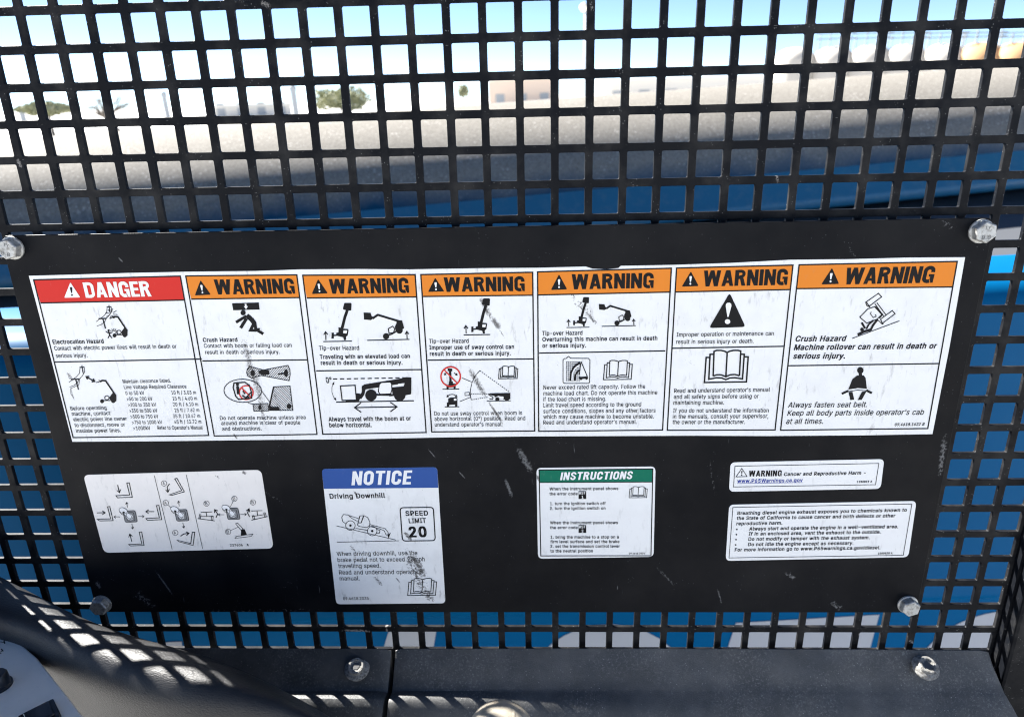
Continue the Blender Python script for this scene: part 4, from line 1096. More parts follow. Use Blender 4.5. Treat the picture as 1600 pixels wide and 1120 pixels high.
mk().book(452, 613, 632, 733, 5.5).build('book_pictogram', M_ink, part)
t = mk()
t.text('Tip-over Hazard', (68, 456), (320, 453), 26, B * 1.2); t.text('Overturning this machine can result in death', (70, 494), (788, 486), 26, B * 1.5); t.text('or serious injury.', (70, 533), (343, 531), 26, B * 1.5)
t.build('hazard_lettering', M_ink, part); t = mk()
for s_, y0_, x1, y1_ in (('Never exceed rated lift capacity. Follow the', 794, 712, 787), ('machine load chart. Do not operate this machine', 831, 788, 825), ('if the load chart is missing.', 868, 468, 865), ('Limit travel speed according to the ground', 905, 687, 899), ('surface conditions, slopes and any other factors', 942, 777, 937), ('which may cause machine to become unstable.', 977, 766, 974), ("Read and understand operator's manual.", 1012, 660, 1008)):
    t.text(s_, (76, y0_), (x1, y1_), 26, B * .5)
t.build('lettering', M_ink, part)

# ---- section 6: read the manual
sc = (1035, 405, 215 / 845)
part, mk = section(*sc, (87, 55), (802, 37), (30, 1050), (692, 1048), (82, 202), (785, 187), (60, 547), (743, 535), M_orange, 'o', 'orange headed WARNING section with a large black triangle and an open book')
mk().heavy('WARNING', (250, 168), (765, 158), 97).build('heading', M_ink, part)
excl(None, ((175, 75), (119, 169), (223, 165)), M_ink, M_white_ink, part, mk)
t = mk()
tri = [Vector((413, 207)), Vector((511, 416)), Vector((286, 423))]
out = []
for k in range(3):
    p, q0, q1 = tri[k], tri[k - 1], tri[(k + 1) % 3]
    d0, d1 = (q0 - p).normalized() * 20, (q1 - p).normalized() * 20
    out += [tuple(p + d0), tuple(p + d0 * .45 + d1 * .12), tuple(p + d0 * .12 + d1 * .45), tuple(p + d1)]
t.poly(out); t.build('hazard_triangle', M_ink, part)
t = mk(Y_TOP); t.poly([(389, 290), (390, 276), (398, 268), (414, 267), (423, 275), (424, 288), (406, 354), (399, 354)]); t.disc((400, 383), 17, 15); t.build('exclamation_mark', M_white_ink, part)
mk().book(258, 560, 527, 757, 9).build('book_pictogram', M_ink, part)
t = mk()
t.text('Improper operation or maintenance can', (87, 476), (683, 468), 26, B * .6); t.text('result in serious injury or death.', (84, 520), (560, 515), 26, B * .6)
t.build('hazard_lettering', M_ink, part); t = mk()
t.text("Read and understand operator's manual", (72, 820), (660, 813), 26, B * .6); t.text('and all safety signs before using or', (70, 857), (590, 853), 26, B * .6); t.text('maintaining machine.', (67, 893), (378, 892), 26, B * .6)
t.text('If you do not understand the information', (65, 942), (652, 940), 26, B * .6); t.text('in the manuals, consult your supervisor,', (63, 978), (650, 975), 26, B * .6); t.text('the owner or the manufacturer.', (62, 1012), (507, 1011), 26, B * .6)
t.build('lettering', M_ink, part)

# ---- section 7: rollover
sc = (1210, 395, 310 / 1177)
part, mk = section(*sc, (147, 72), (1085, 52), (37, 1052), (910, 1042), (132, 213), (1060, 203), (83, 670), (978, 657), M_orange, 'o', 'orange headed WARNING section about rollover and the seat belt')
mk().heavy('WARNING', (412, 188), (938, 178), 98, .06).build('heading', M_ink, part)
excl(None, ((342, 90), (278, 188), (384, 185)), M_ink, M_white_ink, part, mk)
t = mk()
t.line([(546, 291), (618, 241), (636, 262), (562, 318)], 5, True); t.line([(630, 394), (700, 343), (716, 362), (641, 419)], 5, True)
t.lines([(596, 302), (648, 376)], [(608, 296), (662, 368)], [(540, 292), (550, 316), (568, 322)], [(612, 396), (640, 424), (648, 420)], w=4.5)
t.line([(556, 332), (598, 320), (640, 364), (610, 394), (548, 418), (507, 382)], 5, True)
t.line([(598, 320), (640, 366), (622, 388)], 9); t.line([(575, 350), (570, 362), (586, 385), (604, 378), (600, 366)], 4)
t.disc((520, 455), 11); t.line([(518, 414), (538, 448)], 11); t.line([(494, 486), (530, 468), (572, 456)], 15); t.line([(570, 460), (585, 430), (610, 398)], 13); t.line([(545, 452), (560, 425), (588, 400)], 10)
t.line([(462, 508), (742, 404)], 4.5)
t.build('rollover_pictogram', M_ink, part)
t = mk()
t.disc((510, 697), 19, 20); t.line([(510, 712), (511, 730)], 18)
t.poly([(490, 728), (530, 727), (541, 742), (549, 806), (495, 802), (438, 811), (464, 748)])
t.poly([(440, 826), (463, 824), (474, 871), (451, 873)]); t.poly([(520, 824), (546, 821), (518, 872), (494, 873)])
t.line([(400, 836), (440, 818)], 13); t.line([(545, 815), (578, 832)], 13)
t.line([(442, 822), (495, 814), (546, 818)], 4)
t.build('seat_belt_pictogram', M_ink, part)
t = mk()
t.text('Crush Hazard', (122, 526), (420, 523), 32, B * 1.7, IT); t.text('Machine rollover can result in death or', (115, 577), (958, 567), 32, B * 1.7, IT); t.text('serious injury.', (110, 628), (418, 627), 32, B * 1.7, IT)
t.build('hazard_lettering', M_ink, part); t = mk()
t.text('Always fasten seat belt.', (80, 918), (548, 915), 32, B * .6, IT); t.text("Keep all body parts inside operator's cab", (76, 966), (883, 960), 32, B * .6, IT); t.text('at all times.', (68, 1015), (288, 1014), 32, B * .6, IT)
t.text('09.4618.1622 B', (712, 1027), (888, 1024), 17, B * 1.2, IT)
t.build('lettering', M_ink, part)

# ---- lever sticker
sc = (120, 725, .2)
lev = thing('lever_sticker', (-.34, PLATE_Y, -.42), 'cream sticker with joystick and fork diagrams below the red DANGER section', 'sticker')
ik = Ink(*sc, Y_SHEET)
quad = [(50, 84), (1440, 44), (1537, 657), (212, 691)]
sheet('sheet', ik, round_outline(quad, 45), Y_SHEET, .00034, M_cream, lev)
mk = lambda y=Y_INK: Ink(*sc, y)
t = mk(); t.line([(605, 88), (745, 665)], 4); t.line([(855, 83), (983, 660)], 4); t.build('divider', M_ink, lev)
t = mk()
for f_ in ([(390, 147), (410, 145), (433, 258), (318, 262), (306, 246), (413, 240)], [(240, 332), (257, 330), (283, 440), (178, 442), (160, 430), (264, 426)], [(622, 323), (641, 321), (663, 432), (553, 438), (540, 424), (645, 418)],
           [(487, 530), (507, 528), (525, 633), (420, 637), (405, 626), (508, 622)], [(765, 115), (782, 110), (840, 215), (740, 243), (722, 238), (820, 205)], [(902, 531), (922, 530), (908, 633), (800, 605), (783, 592), (890, 618)]):
    mk().line(f_, 6.5, True).build('fork_pictogram', M_ink, lev)
for a_ in ([(318, 162), (332, 220)], [(157, 380), (219, 378)], [(605, 370), (541, 370)], [(430, 605), (415, 547)]): mk().arrow(a_, 7, 20).build('arrow_mark', M_ink, lev)
for a_ in ([(396, 338), (388, 299)], [(338, 411), (291, 411)], [(478, 408), (524, 408)], [(430, 465), (437, 504)], [(800, 328), (794, 289)], [(828, 455), (836, 497)], [(1152, 394), (1106, 394)], [(1278, 392), (1324, 392)]): mk().arrow(a_, 4.5, 14).build('arrow_mark', M_ink, lev)
for a_, w_ in (([(724, 153), (706, 178), (711, 217)], 7), ([(810, 562), (835, 544), (874, 539)], 8), ([(1088, 417), (1100, 388), (1078, 356)], 8), ([(1350, 411), (1334, 380), (1345, 350)], 8)): mk().arrow(a_, w_, 20).build('arrow_mark', M_ink, lev)
for dx, dy in ((0, 0), (403, -9), (803, -21)):
    o = lambda *p: [(q[0] + dx, q[1] + dy) for q in p]
    g = mk(); g.poly(round_outline(o((360, 366), (455, 361), (474, 450), (378, 454)), 14)); jo = g.build('joystick_pictogram', M_grey_ink, lev)
    t = mk(Y_INK - .00004); t.line(round_outline(o((360, 366), (455, 361), (474, 450), (378, 454)), 14), 5, True); t.line(round_outline(o((385, 378), (442, 374), (456, 440), (394, 443)), 12), 4, True)
    t.build('joystick_outline', M_ink, jo)
    t = mk(Y_INK - .00008); t.disc(o((413, 410))[0], 30, 22, .7); t.line(o((375, 372), (415, 412)), 34); t.disc(o((360, 362))[0], 34, 22, .35); t.build('joystick_grip', M_white_ink, jo)
    t = mk(Y_INK - .00012); t.ring(o((362, 362))[0], 33, 4, 21, .35); t.disc(o((366, 375))[0], 10, 7, .3); t.line(o((334, 372), (352, 392), (380, 398)), 4); t.ring(o((408, 404))[0], 24, 4, 16, .8); t.line(o((440, 400), (436, 424), (410, 432)), 4)
    t.build('joystick_lines', M_ink, jo)
t = mk()
for (x, y, s_) in ((681, 150, 'A'), (695, 302, 'A'), (769, 535, 'A'), (1013, 307, 'B'), (1231, 270, 'B'), (1376, 298, 'B'), (1182, 527, 'B')):
    mk().ring((x, y), 21, 3.5).text(s_, (x - 9, y + 12), (x + 9, y + 11), 24, 0).build('letter_mark', M_ink, lev)
for l_ in ([(712, 318), (742, 346)], [(1222, 290), (1198, 334)], [(1200, 518), (1262, 490)]): mk().line(l_, 3.5).build('leader_line', M_ink, lev)
t.text('237606   A', (1198, 641), (1345, 638), 18, B)
t.build('part_number', M_ink, lev)
t = mk()
for pts in ([(968, 376), (1058, 372)], [(1010, 375), (1016, 412)], [(962, 408), (1062, 408)], [(944, 424), (1078, 442)]): t.line(pts, 6)
t.line([(958, 392), (970, 394), (966, 424), (954, 422)], 5, True); t.line([(1054, 404), (1066, 406), (1062, 438), (1050, 436)], 5, True)
t.build('chassis_pictogram', M_ink, lev); t = mk()
for pts in ([(1362, 365), (1450, 362)], [(1408, 364), (1413, 402)], [(1372, 408), (1470, 392)], [(1364, 437), (1490, 408)]): t.line(pts, 6)
t.line([(1370, 402), (1382, 400), (1390, 428), (1378, 431)], 5, True); t.line([(1460, 380), (1472, 378), (1480, 408), (1468, 411)], 5, True)
t.build('chassis_pictogram', M_ink, lev)
t = mk()
t.line([(1240, 464), (1256, 459), (1300, 506), (1282, 514)], 5, True); t.poly([(1284, 512), (1311, 507), (1330, 552), (1282, 557)]); t.line([(1250, 562), (1376, 545), (1362, 563), (1236, 578)], 5, True)
t.build('lever_pictogram', M_ink, lev)

# ---- notice sticker
sc = (490, 720, 220 / 1071)
no = thing('notice_sticker', (-.13, PLATE_Y, -.474), 'blue headed NOTICE sticker with a speed limit 20 sign, scuffed at lower right', 'sticker')
ik = Ink(*sc, Y_SHEET)
quad = [(61, 60), (940, 47), (1003, 1081), (172, 1088)]
sheet('sheet', ik, round_outline(quad, 32), Y_SHEET, .00034, M_notice, no)
mk = lambda y=Y_INK: Ink(*sc, y)
t = mk(Y_BAND)
ro = round_outline(quad, 32)
t.poly(ro[0:12] + [(948, 203), (78, 211)]); t.build('header_band', M_blue, no)
mk().heavy('NOTICE', (288, 184), (738, 177), 106, .17, .10).build('heading', M_white_ink, no)
t = mk()
t.text('Driving Downhill', (124, 286), (545, 279), 36, B * 1.6)
t.build('subtitle', M_ink, no); t = mk()
t.text('When driving downhill, use the', (178, 721), (790, 713), 32, B * .4); t.text('brake pedal not to exceed 20mph', (184, 767), (846, 761), 32, B * .4); t.text('travelling speed.', (190, 813), (510, 810), 32, B * .4)
t.text("Read and understand operator's", (196, 862), (830, 857), 32, B * .4); t.text('manual.', (200, 908), (352, 906), 32, B * .4); t.build('lettering', M_ink, no); t = mk(); t.text('09.4618.2035', (226, 1056), (420, 1054), 22, B * .8)
t.build('part_number', M_ink, no)
t = mk()
t.line(round_outline([(657, 355), (911, 352), (926, 605), (676, 608)], 26), 9, True)
t.text('SPEED', (700, 416), (872, 413), 35, B * 1.8); t.text('LIMIT', (725, 472), (856, 469), 35, B * 1.8); t.text('20', (728, 578), (863, 575), 76, B * 2.6)
t.build('speed_limit_sign', M_ink, no)
t = mk()
t.line([(175, 493), (625, 600)], 5); t.line([(177, 617), (650, 606)], 5)
t.ring((280, 490), 36, 5); t.ring((446, 532), 36, 5); t.disc((280, 490), 9); t.disc((446, 532), 9)
t.line([(334, 487), (351, 417), (385, 415), (412, 430), (428, 465), (426, 492), (402, 506), (346, 497)], 5, True)
t.line([(380, 418), (362, 470)], 8); t.line([(352, 420), (338, 470), (362, 470)], 6)
t.line([(246, 478), (220, 458), (214, 426), (228, 406), (262, 410), (290, 435), (334, 458)], 5); t.line([(262, 412), (344, 438)], 5)
t.line([(428, 482), (545, 514), (566, 540), (572, 575)], 5); t.line([(426, 497), (500, 514), (538, 530), (554, 566)], 5); t.line([(318, 511), (410, 527)], 5)
t.line([(480, 518), (505, 528), (500, 548), (478, 550)], 5); t.poly([(571, 588), (558, 556), (570, 560), (588, 542)])
t.build('downhill_pictogram', M_ink, no)
mk().book(716, 892, 936, 1022, 6.5).build('book_pictogram', M_ink, no)

# ---- instructions sticker
sc = (820, 720, 220 / 1540)
ins = thing('instructions_sticker', (.05, PLATE_Y, -.43), 'green headed INSTRUCTIONS sticker with black error code boxes', 'sticker')
ik = Ink(*sc, Y_SHEET)
quad = [(127, 76), (1430, 60), (1409, 1046), (144, 1067)]
sheet('sheet', ik, round_outline(quad, 55), Y_SHEET, .00034, M_label, ins)
mk = lambda y=Y_INK: Ink(*sc, y)
t = mk(); t.line([(157, 99), (1400, 87), (1380, 1035), (175, 1037)], 11, True); t.line([(162, 235), (1392, 230)], 9); t.build('border', M_ink, ins)
mk(Y_BAND).poly([(157, 99), (1400, 87), (1393, 230), (162, 235)]).build('header_band', M_green, ins)
mk(Y_INK - .0001).heavy('INSTRUCTIONS', (385, 209), (1170, 197), 86, .16, .10).build('heading', M_white_ink, ins)
t = mk()
for s_, x0, y0_, x1, y1_ in (('When the instrument panel shows', 270, 320, 1022, 316), ('the error code', 270, 374, 578, 372), ('1. turn the ignition switch off', 276, 481, 884, 478), ('2. turn the ignition switch on', 274, 533, 882, 530), ('When the instrument panel shows', 276, 690, 1018, 688), ('the error code', 276, 743, 578, 742),
                            ('1. bring the machine to a stop on a', 282, 847, 1028, 845), ('firm level surface and set the brake', 280, 897, 1035, 895), ('2. set the transmission control lever', 280, 947, 1040, 946), ('to the neutral position', 280, 998, 745, 997)):
    t.text(s_, (x0, y0_), (x1, y1_), 31, B * 1.2)
t.build('lettering', M_ink, ins); t = mk()
t.text('09.4618.2034', (1140, 1019), (1312, 1018), 18, B * 1.5)
t.build('part_number', M_ink, ins)
for y_, d_ in ((328, '1'), (698, '2')):
    t = mk(); t.poly([(589, y_), (671, y_), (672, y_ + 87), (588, y_ + 87)]); eb = t.build('error_code_box', M_ink, ins)
    t = mk(Y_TOP); t.text('RST', (595, y_ + 36), (666, y_ + 34), 28, B); t.text(d_, (622, y_ + 80), (642, y_ + 79), 28, B); t.build('error_code', M_white_ink, eb)
mk().book(1141, 280, 1340, 402, 7).build('book_pictogram', M_ink, ins)

# ---- cancer warning and exhaust stickers
sc = (1120, 710, 330 / 1600)
ca = thing('cancer_sticker', (.22, PLATE_Y, -.37), 'small white WARNING sticker with a blue underlined web address', 'sticker')
ik = Ink(*sc, Y_SHEET)
sheet('sheet', ik, round_outline([(104, 59), (1269, 34), (1241, 259), (93, 281)], 38), Y_SHEET, .00034, M_label, ca)
mk = lambda y=Y_INK: Ink(*sc, y)
t = mk(); t.line([(138, 88), (1228, 67), (1203, 228), (127, 245)], 4.5, True); t.build('border', M_ink, ca)
t = mk(); t.line([(190, 105), (229, 166), (146, 169)], 5, True); t.poly([(185, 124), (195, 124), (192, 147), (187, 147)]); t.disc((189, 156), 5); t.build('alert_triangle', M_ink, ca)
mk().heavy('WARNING', (242, 166), (490, 163), 44, 0, .11).build('heading', M_ink, ca)
t = mk(); t.text('Cancer and Reproductive Harm -', (507, 161), (1126, 150), 25, B * 1.7, .1); t.text('1280819 A', (1062, 214), (1176, 211), 15, B * 2); t.build('lettering', M_ink, ca)
t = mk(); t.text('www.P65Warnings.ca.gov', (155, 213), (650, 206), 26, B * 1.5); t.line([(155, 219), (650, 212)], 3); t.build('web_address', M_link, ca)
ex = thing('exhaust_sticker', (.22, PLATE_Y, -.44), 'white sticker of dense text about diesel exhaust, no coloured heading', 'sticker')
ik = Ink(*sc, Y_SHEET)
sheet('sheet', ik, round_outline([(94, 379), (1513, 351), (1451, 776), (67, 804)], 38), Y_SHEET, .00034, M_label, ex)
t = mk(); t.line([(122, 400), (1478, 374), (1413, 762), (93, 782)], 4.5, True); t.build('border', M_ink, ex)
t = mk()
for s_, x0, y0_, x1, y1_ in (('Breathing diesel engine exhaust exposes you to chemicals known to', 155, 456, 1438, 431), ('the State of California to cause cancer and birth defects or other', 150, 494, 1350, 474), ('reproductive harm.', 148, 534, 496, 529), ('Always start and operate the engine in a well-ventilated area.', 245, 574, 1373, 556), ('If in an enclosed area, vent the exhaust to the outside.', 241, 612, 1241, 597),
                            ('Do not modify or tamper with the exhaust system.', 238, 652, 1158, 639), ('Do not idle the engine except as necessary.', 236, 692, 1034, 681), ('For more information go to www.P65warnings.ca.gov/diesel.', 135, 733, 1238, 715)):
    t.text(s_, (x0, y0_), (x1, y1_), 25, B * 1.5, .06)
for p in ((152, 566), (149, 605), (146, 643), (143, 683)): t.disc(p, 6)
t.text('1280820 A', (1220, 755), (1330, 753), 14, B * 2)
t.build('lettering', M_ink, ex)

# ================================================================== MOULDING in front of the guard's foot
def moulding(name, x0, x1, label, slant0=0.0, slant1=0.0, chamfer=0.0, bead_fade=False):
    root = thing(name, ((x0 + x1) / 2, -.05, -.70), label, 'moulding')
    prof = [(-.0050, -.600), (-.0058, -.5310), (-.0066, -.5282), (-.0072, -.5284), (-.0130, -.5378), (-.0200, -.5492), (-.0250, -.5574), (-.0266, -.5588), (-.0285, -.5585), (-.0330, -.5580), (-.0360, -.5586), (-.0385, -.5604), (-.0410, -.5636), (-.0445, -.5700), (-.0490, -.5810), (-.0550, -.600), (-.0560, -.640), (-.0560, -.700)]
    base = [(-.0285, -.5620), (-.0330, -.5685), (-.0360, -.5735), (-.0385, -.5775), (-.0410, -.5815), (-.0445, -.5865), (-.0490, -.5930)]
    NX = 60
    xs = [0.0, .004, .012, .03]
    xs = [q / (x1 - x0) * 0.10 for q in ()] + [0, .003 / (x1 - x0), .009 / (x1 - x0)] + [k / NX for k in range(2, NX - 1)] + [1 - .009 / (x1 - x0), 1 - .003 / (x1 - x0), 1]
    vs, fs = [], []
    m = len(prof)
    for t_ in xs:
        dx0, dx1 = t_ * (x1 - x0), (1 - t_) * (x1 - x0)
        e = min(dx0 if slant0 is not None else 1, dx1 if slant1 is not None else 1)
        drop = 0.0022 * max(0.0, 1 - e / .009) ** 2
        for i, (y, z) in enumerate(prof):
            x = x0 + t_ * (x1 - x0)
            dep = min(1.0, max(0.0, (-y - .010) / .05))
            x += (slant0 or 0) * dep * (1 - t_) + (slant1 or 0) * dep * t_
            yy, zz = y, z
            if bead_fade and 8 <= i <= 14:
                k = min(1, max(0, (x + .16) / .36))
                yb, zb_ = base[i - 8]
                zz = z + (zb_ - z) * k * 0.8
            zz -= drop if i >= 2 else 0
            zz += .0006 * math.sin(x * 9 + i * .2)
            vs.append((x, yy, zz))
    for a_ in range(len(xs) - 1):
        for i in range(m - 1):
            fs.append([a_ * m + i, a_ * m + i + 1, (a_ + 1) * m + i + 1, (a_ + 1) * m + i])
    fs.append(list(range(m))[::-1]); fs.append([(len(xs) - 1) * m + i for i in range(m)])
    o = mesh_obj('cover', vs, fs, M_trim, root)
    smooth_by_angle(o, 24)
    return root
mR = moulding('trim_moulding', at(611, 1050, -.03).x, at(1544, 1022, -.0072).x, 'long dusty black plastic moulding with a screw near its right end', -.006, .028, bead_fade=True)
mL = moulding('trim_moulding', -.42, at(611, 1050, -.03).x - .0042, 'short black plastic moulding left of the seam, partly under the grained console', None, -.006)
def screw(px, py, parent):
    p = at(px, py, -.0245)
    p = at(px, py, -.0165)
    nrm = Vector((0, -.50, .866)).normalized()
    bm = bmesh.new()
    bm_lathe(bm, [(.0112, -.002), (.0116, .0002), (.0110, .0010), (.0088, .0022), (.0076, .0026), (.0074, .0056), (.0068, .0062), (.0054, .0062), (.0050, .0050), (.0042, .0046)], 36, p, nrm)
    o = bm_obj('screw', bm, M_screw, parent)
    smooth_by_angle(o, 30)
    bm = bmesh.new()
    q = p + nrm * .0047
    bm_lathe(bm, [(.0032, 0), (.0034, .0001), (.0030, .0002), (0, .0002)], 6, q, nrm)
    bm_obj('socket_shade', bm, M_zinc_ink, o)  # dark disc puts the shade of the recess into colour
screw(558, 1043, mL); screw(1446, 1041, mR)

# unseen cab floor, added to cut light bounced up from the ground
bm = bmesh.new()
bm_box(bm, (-.95, -1.45, -1.20), (1.15, -.075, -1.16))
fl = bm_obj('added_cab_floor', bm, mat('floor_rubber', (0.20, 0.20, 0.195), 0.8))
tag(fl, kind='structure'); MACHINE_ROOTS.append(fl)

# ================================================================== PILLAR at the right
pil = thing('pillar_or_sun_block', (.40, 0, -.7), 'black dusty cab pillar beside the right end of the guard screen', 'pillar')
bm = bmesh.new()
bm_box(bm, (.4155, -.016, -.75), (.52, .0035, .30))
add_mod_bevel(bm_obj('post', bm, M_guard, pil), .003, 2)
bm = bmesh.new()
bm_box(bm, (.4130, -.006, -.62), (.4153, .0035, .30))
bm_obj('edge_flange', bm, M_guard, pil)

sun_blocker = thing('pillar_or_sun_block', (-.68, 0, -.7), 'unseen black post left of the guard screen, added to block the sun', 'pillar')  # post added out of view to keep sun off the switch panel
bm = bmesh.new()
bm_box(bm, (-.86, -.016, -1.2), (-.5150, -.0005, .60))
add_mod_bevel(bm_obj('post', bm, M_guard, sun_blocker), .003, 2)

# ================================================================== CONSOLE at the lower left
con = thing('armrest_console', (-.5, -.25, -.7), 'grained black console with a grey switch panel at lower left', 'console')
rows = []
def off(p, dy, dz, dx=0): return Vector((p.x + dx, p.y + dy, p.z + dz))
ridge = [(-120, 850), (0, 902), (75, 944), (150, 978), (225, 1001), (300, 1020), (375, 1049), (450, 1084), (530, 1132)]
crown = [(-130, 878), (0, 929), (75, 969), (152, 1003), (230, 1027), (307, 1046), (380, 1069), (452, 1098), (535, 1144)]
m1 = [(-140, 915), (0, 965), (75, 1005), (154, 1039), (235, 1065), (315, 1084), (387, 1098), (456, 1120), (540, 1164)]
m2 = [(-145, 950), (-8, 1000), (64, 1043), (135, 1085), (210, 1114), (290, 1134), (368, 1148), (444, 1168), (532, 1210)]
zr = [-.400, -.4450, -.4450, -.4445, -.4445, -.4450, -.4500, -.4580, -.4680]
R_ = [atz(x, y, z) for (x, y), z in zip(ridge, zr)]
CR = [atz(x, y, z + .0035) for (x, y), z in zip(crown, zr)]
M1 = [atz(x, y, z - .0020) for (x, y), z in zip(m1, zr)]
M2 = [atz(x, y, z - .0260) for (x, y), z in zip(m2, zr)]
Lw = [off(p, .006, -.10) for p in M2]
B0 = [off(p, .006, -.004) for p in R_]; B1 = [off(p, .009, -.014) for p in R_]; B2 = [off(p, .009, -.20) for p in R_]
grid = [B2, B1, B0, R_, CR, M1, M2, Lw, [off(p, .0, -.012) for p in Lw], [off(p, .02, -.2) for p in Lw]]
vs, fs = [], []
for row in grid: vs += row
m = len(R_)
for a_ in range(len(grid) - 1):
    for i in range(m - 1):
        fs.append([a_ * m + i, a_ * m + i + 1, (a_ + 1) * m + i + 1, (a_ + 1) * m + i])
cv = mesh_obj('cover', vs, fs, M_vinyl, con, True)
md = cv.modifiers.new('sub', 'SUBSURF'); md.levels = 3; md.render_levels = 3
# grey switch panel
edge = [(-80, 940), (-30, 967), (0, 984), (30, 1003), (58, 1027), (84, 1060), (108, 1090), (132, 1122), (160, 1170), (190, 1240)]
ZP = -.462
pts = [atz(x, y, ZP) for x, y in edge] + [atz(-120, 1260, ZP), atz(-160, 1000, ZP)]
n = len(pts)
vs = [tuple(p) for p in pts] + [(p.x, p.y, p.z - .012) for p in pts]
fs = [list(range(n)), list(range(2 * n - 1, n - 1, -1))] + [[i, n + i, n + (i + 1) % n, (i + 1) % n] for i in range(n)]
face = mesh_obj('switch_panel', vs, fs, M_face, con)
add_mod_bevel(face, .0012, 3, 50)
bm = bmesh.new()
kp = atz(-2, 1072, ZP)
bm_lathe(bm, [(.0092, 0), (.0092, .002), (.0080, .0026), (.0076, .010), (.0066, .0115), (.003, .0118), (0, .0118)], 28, kp, (0, 0, 1))
smooth_by_angle(bm_obj('dial_knob', bm, M_knob, face), 40)
bm = bmesh.new()
sp_ = atz(70, 1122, ZP)
a_ = atz(52, 1108, ZP); c_ = atz(80, 1094, ZP); ux = (c_ - a_).normalized(); uy = Vector((-ux.y, ux.x, 0))
vsb = bm_box(bm, (-.011, -.022, 0), (.011, .0, .003))
bmesh.ops.transform(bm, matrix=Matrix.Translation(atz(82, 1096, ZP) - ux * .010) @ Matrix((ux, uy, Vector((0, 0, 1)))).transposed().to_4x4(), verts=bm.verts)
fr_ = bm_obj('rocker_switch', bm, M_gloss, face)
add_mod_bevel(fr_, .001, 3)
bm = bmesh.new()
bm_box(bm, (-.008, -.020, .003), (.008, -.003, .0055))
bmesh.ops.transform(bm, matrix=Matrix.Translation(atz(82, 1096, ZP) - ux * .010) @ Matrix((ux, uy, Vector((0, 0, 1)))).transposed().to_4x4(), verts=bm.verts)
add_mod_bevel(bm_obj('rocker', bm, M_gloss, fr_), .0012, 3)
vs, fs = [], []
def tick(p, q, wd):
    p, q = atz(*p, ZP + .0002), atz(*q, ZP + .0002)
    d = (q - p).normalized(); nn = Vector((-d.y, d.x, 0)) * wd / 2
    i = len(vs); vs.extend([tuple(p - nn), tuple(q - nn), tuple(q + nn), tuple(p + nn)]); fs.append([i, i + 1, i + 2, i + 3])
tick((0, 1002), (6, 1003), .0007); tick((6, 1000), (7.5, 1005), .0008); tick((1, 1018), (4, 1015), .0008); tick((2, 1013), (5, 1017), .0007); tick((-1, 1019), (2, 1020), .0007)
mesh_obj('dial_mark', vs, fs, M_ink, face)

# ================================================================== TAN LEVER KNOB at the bottom
kc = at(783, 1152, -.20)
kn = thing('control_lever', kc - Vector((0, 0, .25)), 'worn tan control lever with a rounded seamed top at the bottom edge', 'lever')
bm = bmesh.new()
prof = []
for k in range(13):
    a_ = PI / 2 * k / 12
    prof.append((.0215 * math.cos(a_) ** .9, .019 * math.sin(a_)))
prof = [(.012, -.24), (.012, -.032), (.019, -.028), (.0215, -.015)] + prof
bm_lathe(bm, prof[:-1] + [(0, .019)], 40, kc, (0.05, -.12, 1))
o = bm_obj('knob', bm, M_tan, kn, True)
# raised seam over the crown
vs, fs = [], []
ax_ = Vector((.05, -.12, 1)).normalized(); sx = ax_.cross(Vector((0, 1, 0))).normalized(); sy = sx.cross(ax_)
NS = 22
for k in range(NS + 1):
    a_ = -1.5 + 3.0 * k / NS
    for j in range(5):
        w_ = (j - 2) * .0009
        hgt_ = .0007 * (1 - (j - 2) ** 2 / 4.0) - .0002
        xx = -.35 * .0215 + w_
        rr = math.sqrt(max(0, 1 - (xx / .0215) ** 2))
        p = kc + sx * xx + sy * ((.0215 + hgt_) * rr * math.sin(a_)) + ax_ * ((.019 + hgt_) * rr * math.cos(a_))
        vs.append(tuple(p))
for k in range(NS):
    for j in range(4):
        fs.append([k * 5 + j, k * 5 + j + 1, (k + 1) * 5 + j + 1, (k + 1) * 5 + j])
mesh_obj('seam', vs, fs, M_tan, kn, True)

# ================================================================== MACHINE BEYOND THE GUARD: hood and boom
HB = Vector((-.7377, .3391, 0)); HU = Vector((.984, .1781, 0)).normalized(); HN = Vector((-HU.y, HU.x, 0))
def hp(s_, n_, z_): return HB + HU * s_ + HN * n_ + Vector((0, 0, z_))
hood = thing('engine_hood', hp(.8, .2, -1.3), 'glossy blue engine hood with big grey letters on its side', 'hood')
S0, S1, NSEG = -1.2, 2.9, 82
def hood_prof(s_):
    zc = -.7955 - .104 * s_
    out = [(.285, -.62), (.28, -.40), (.265, -.36), (.24, -.338), (.20, -.326), (.16, -.322), (.09, -.325)]
    for k in range(9):
        a_ = PI / 2 * k / 8
        out.append((.058 * (1 - math.sin(a_)), -.385 + .055 * math.cos(a_)))
    out += [(0, -.50), (-.001, -.62), (0, zc + .06), (-.004, zc + .03), (-.007, zc + .012), (-.006, zc + .002), (0.0, zc - .004), (.012, zc - .010), (.014, zc - .03), (.014, -1.5)]
    return out
vs, fs = [], []
for k in range(NSEG + 1):
    s_ = S0 + (S1 - S0) * k / NSEG
    pr = hood_prof(s_)
    m = len(pr)
    vs += [tuple(hp(s_, a_, z_)) for a_, z_ in pr]
for k in range(NSEG):
    for i in range(m - 1):
        fs.append([k * m + i, k * m + i + 1, (k + 1) * m + i + 1, (k + 1) * m + i])
hb = mesh_obj('panel', vs, fs, M_hood, hood)
smooth_by_angle(hb, 50)
def onhood(px, py, n_=.0125):
    d = ray(px, py)
    t_ = ((HB - CAM).dot(HN) + n_) / d.dot(HN)
    return CAM + d * t_
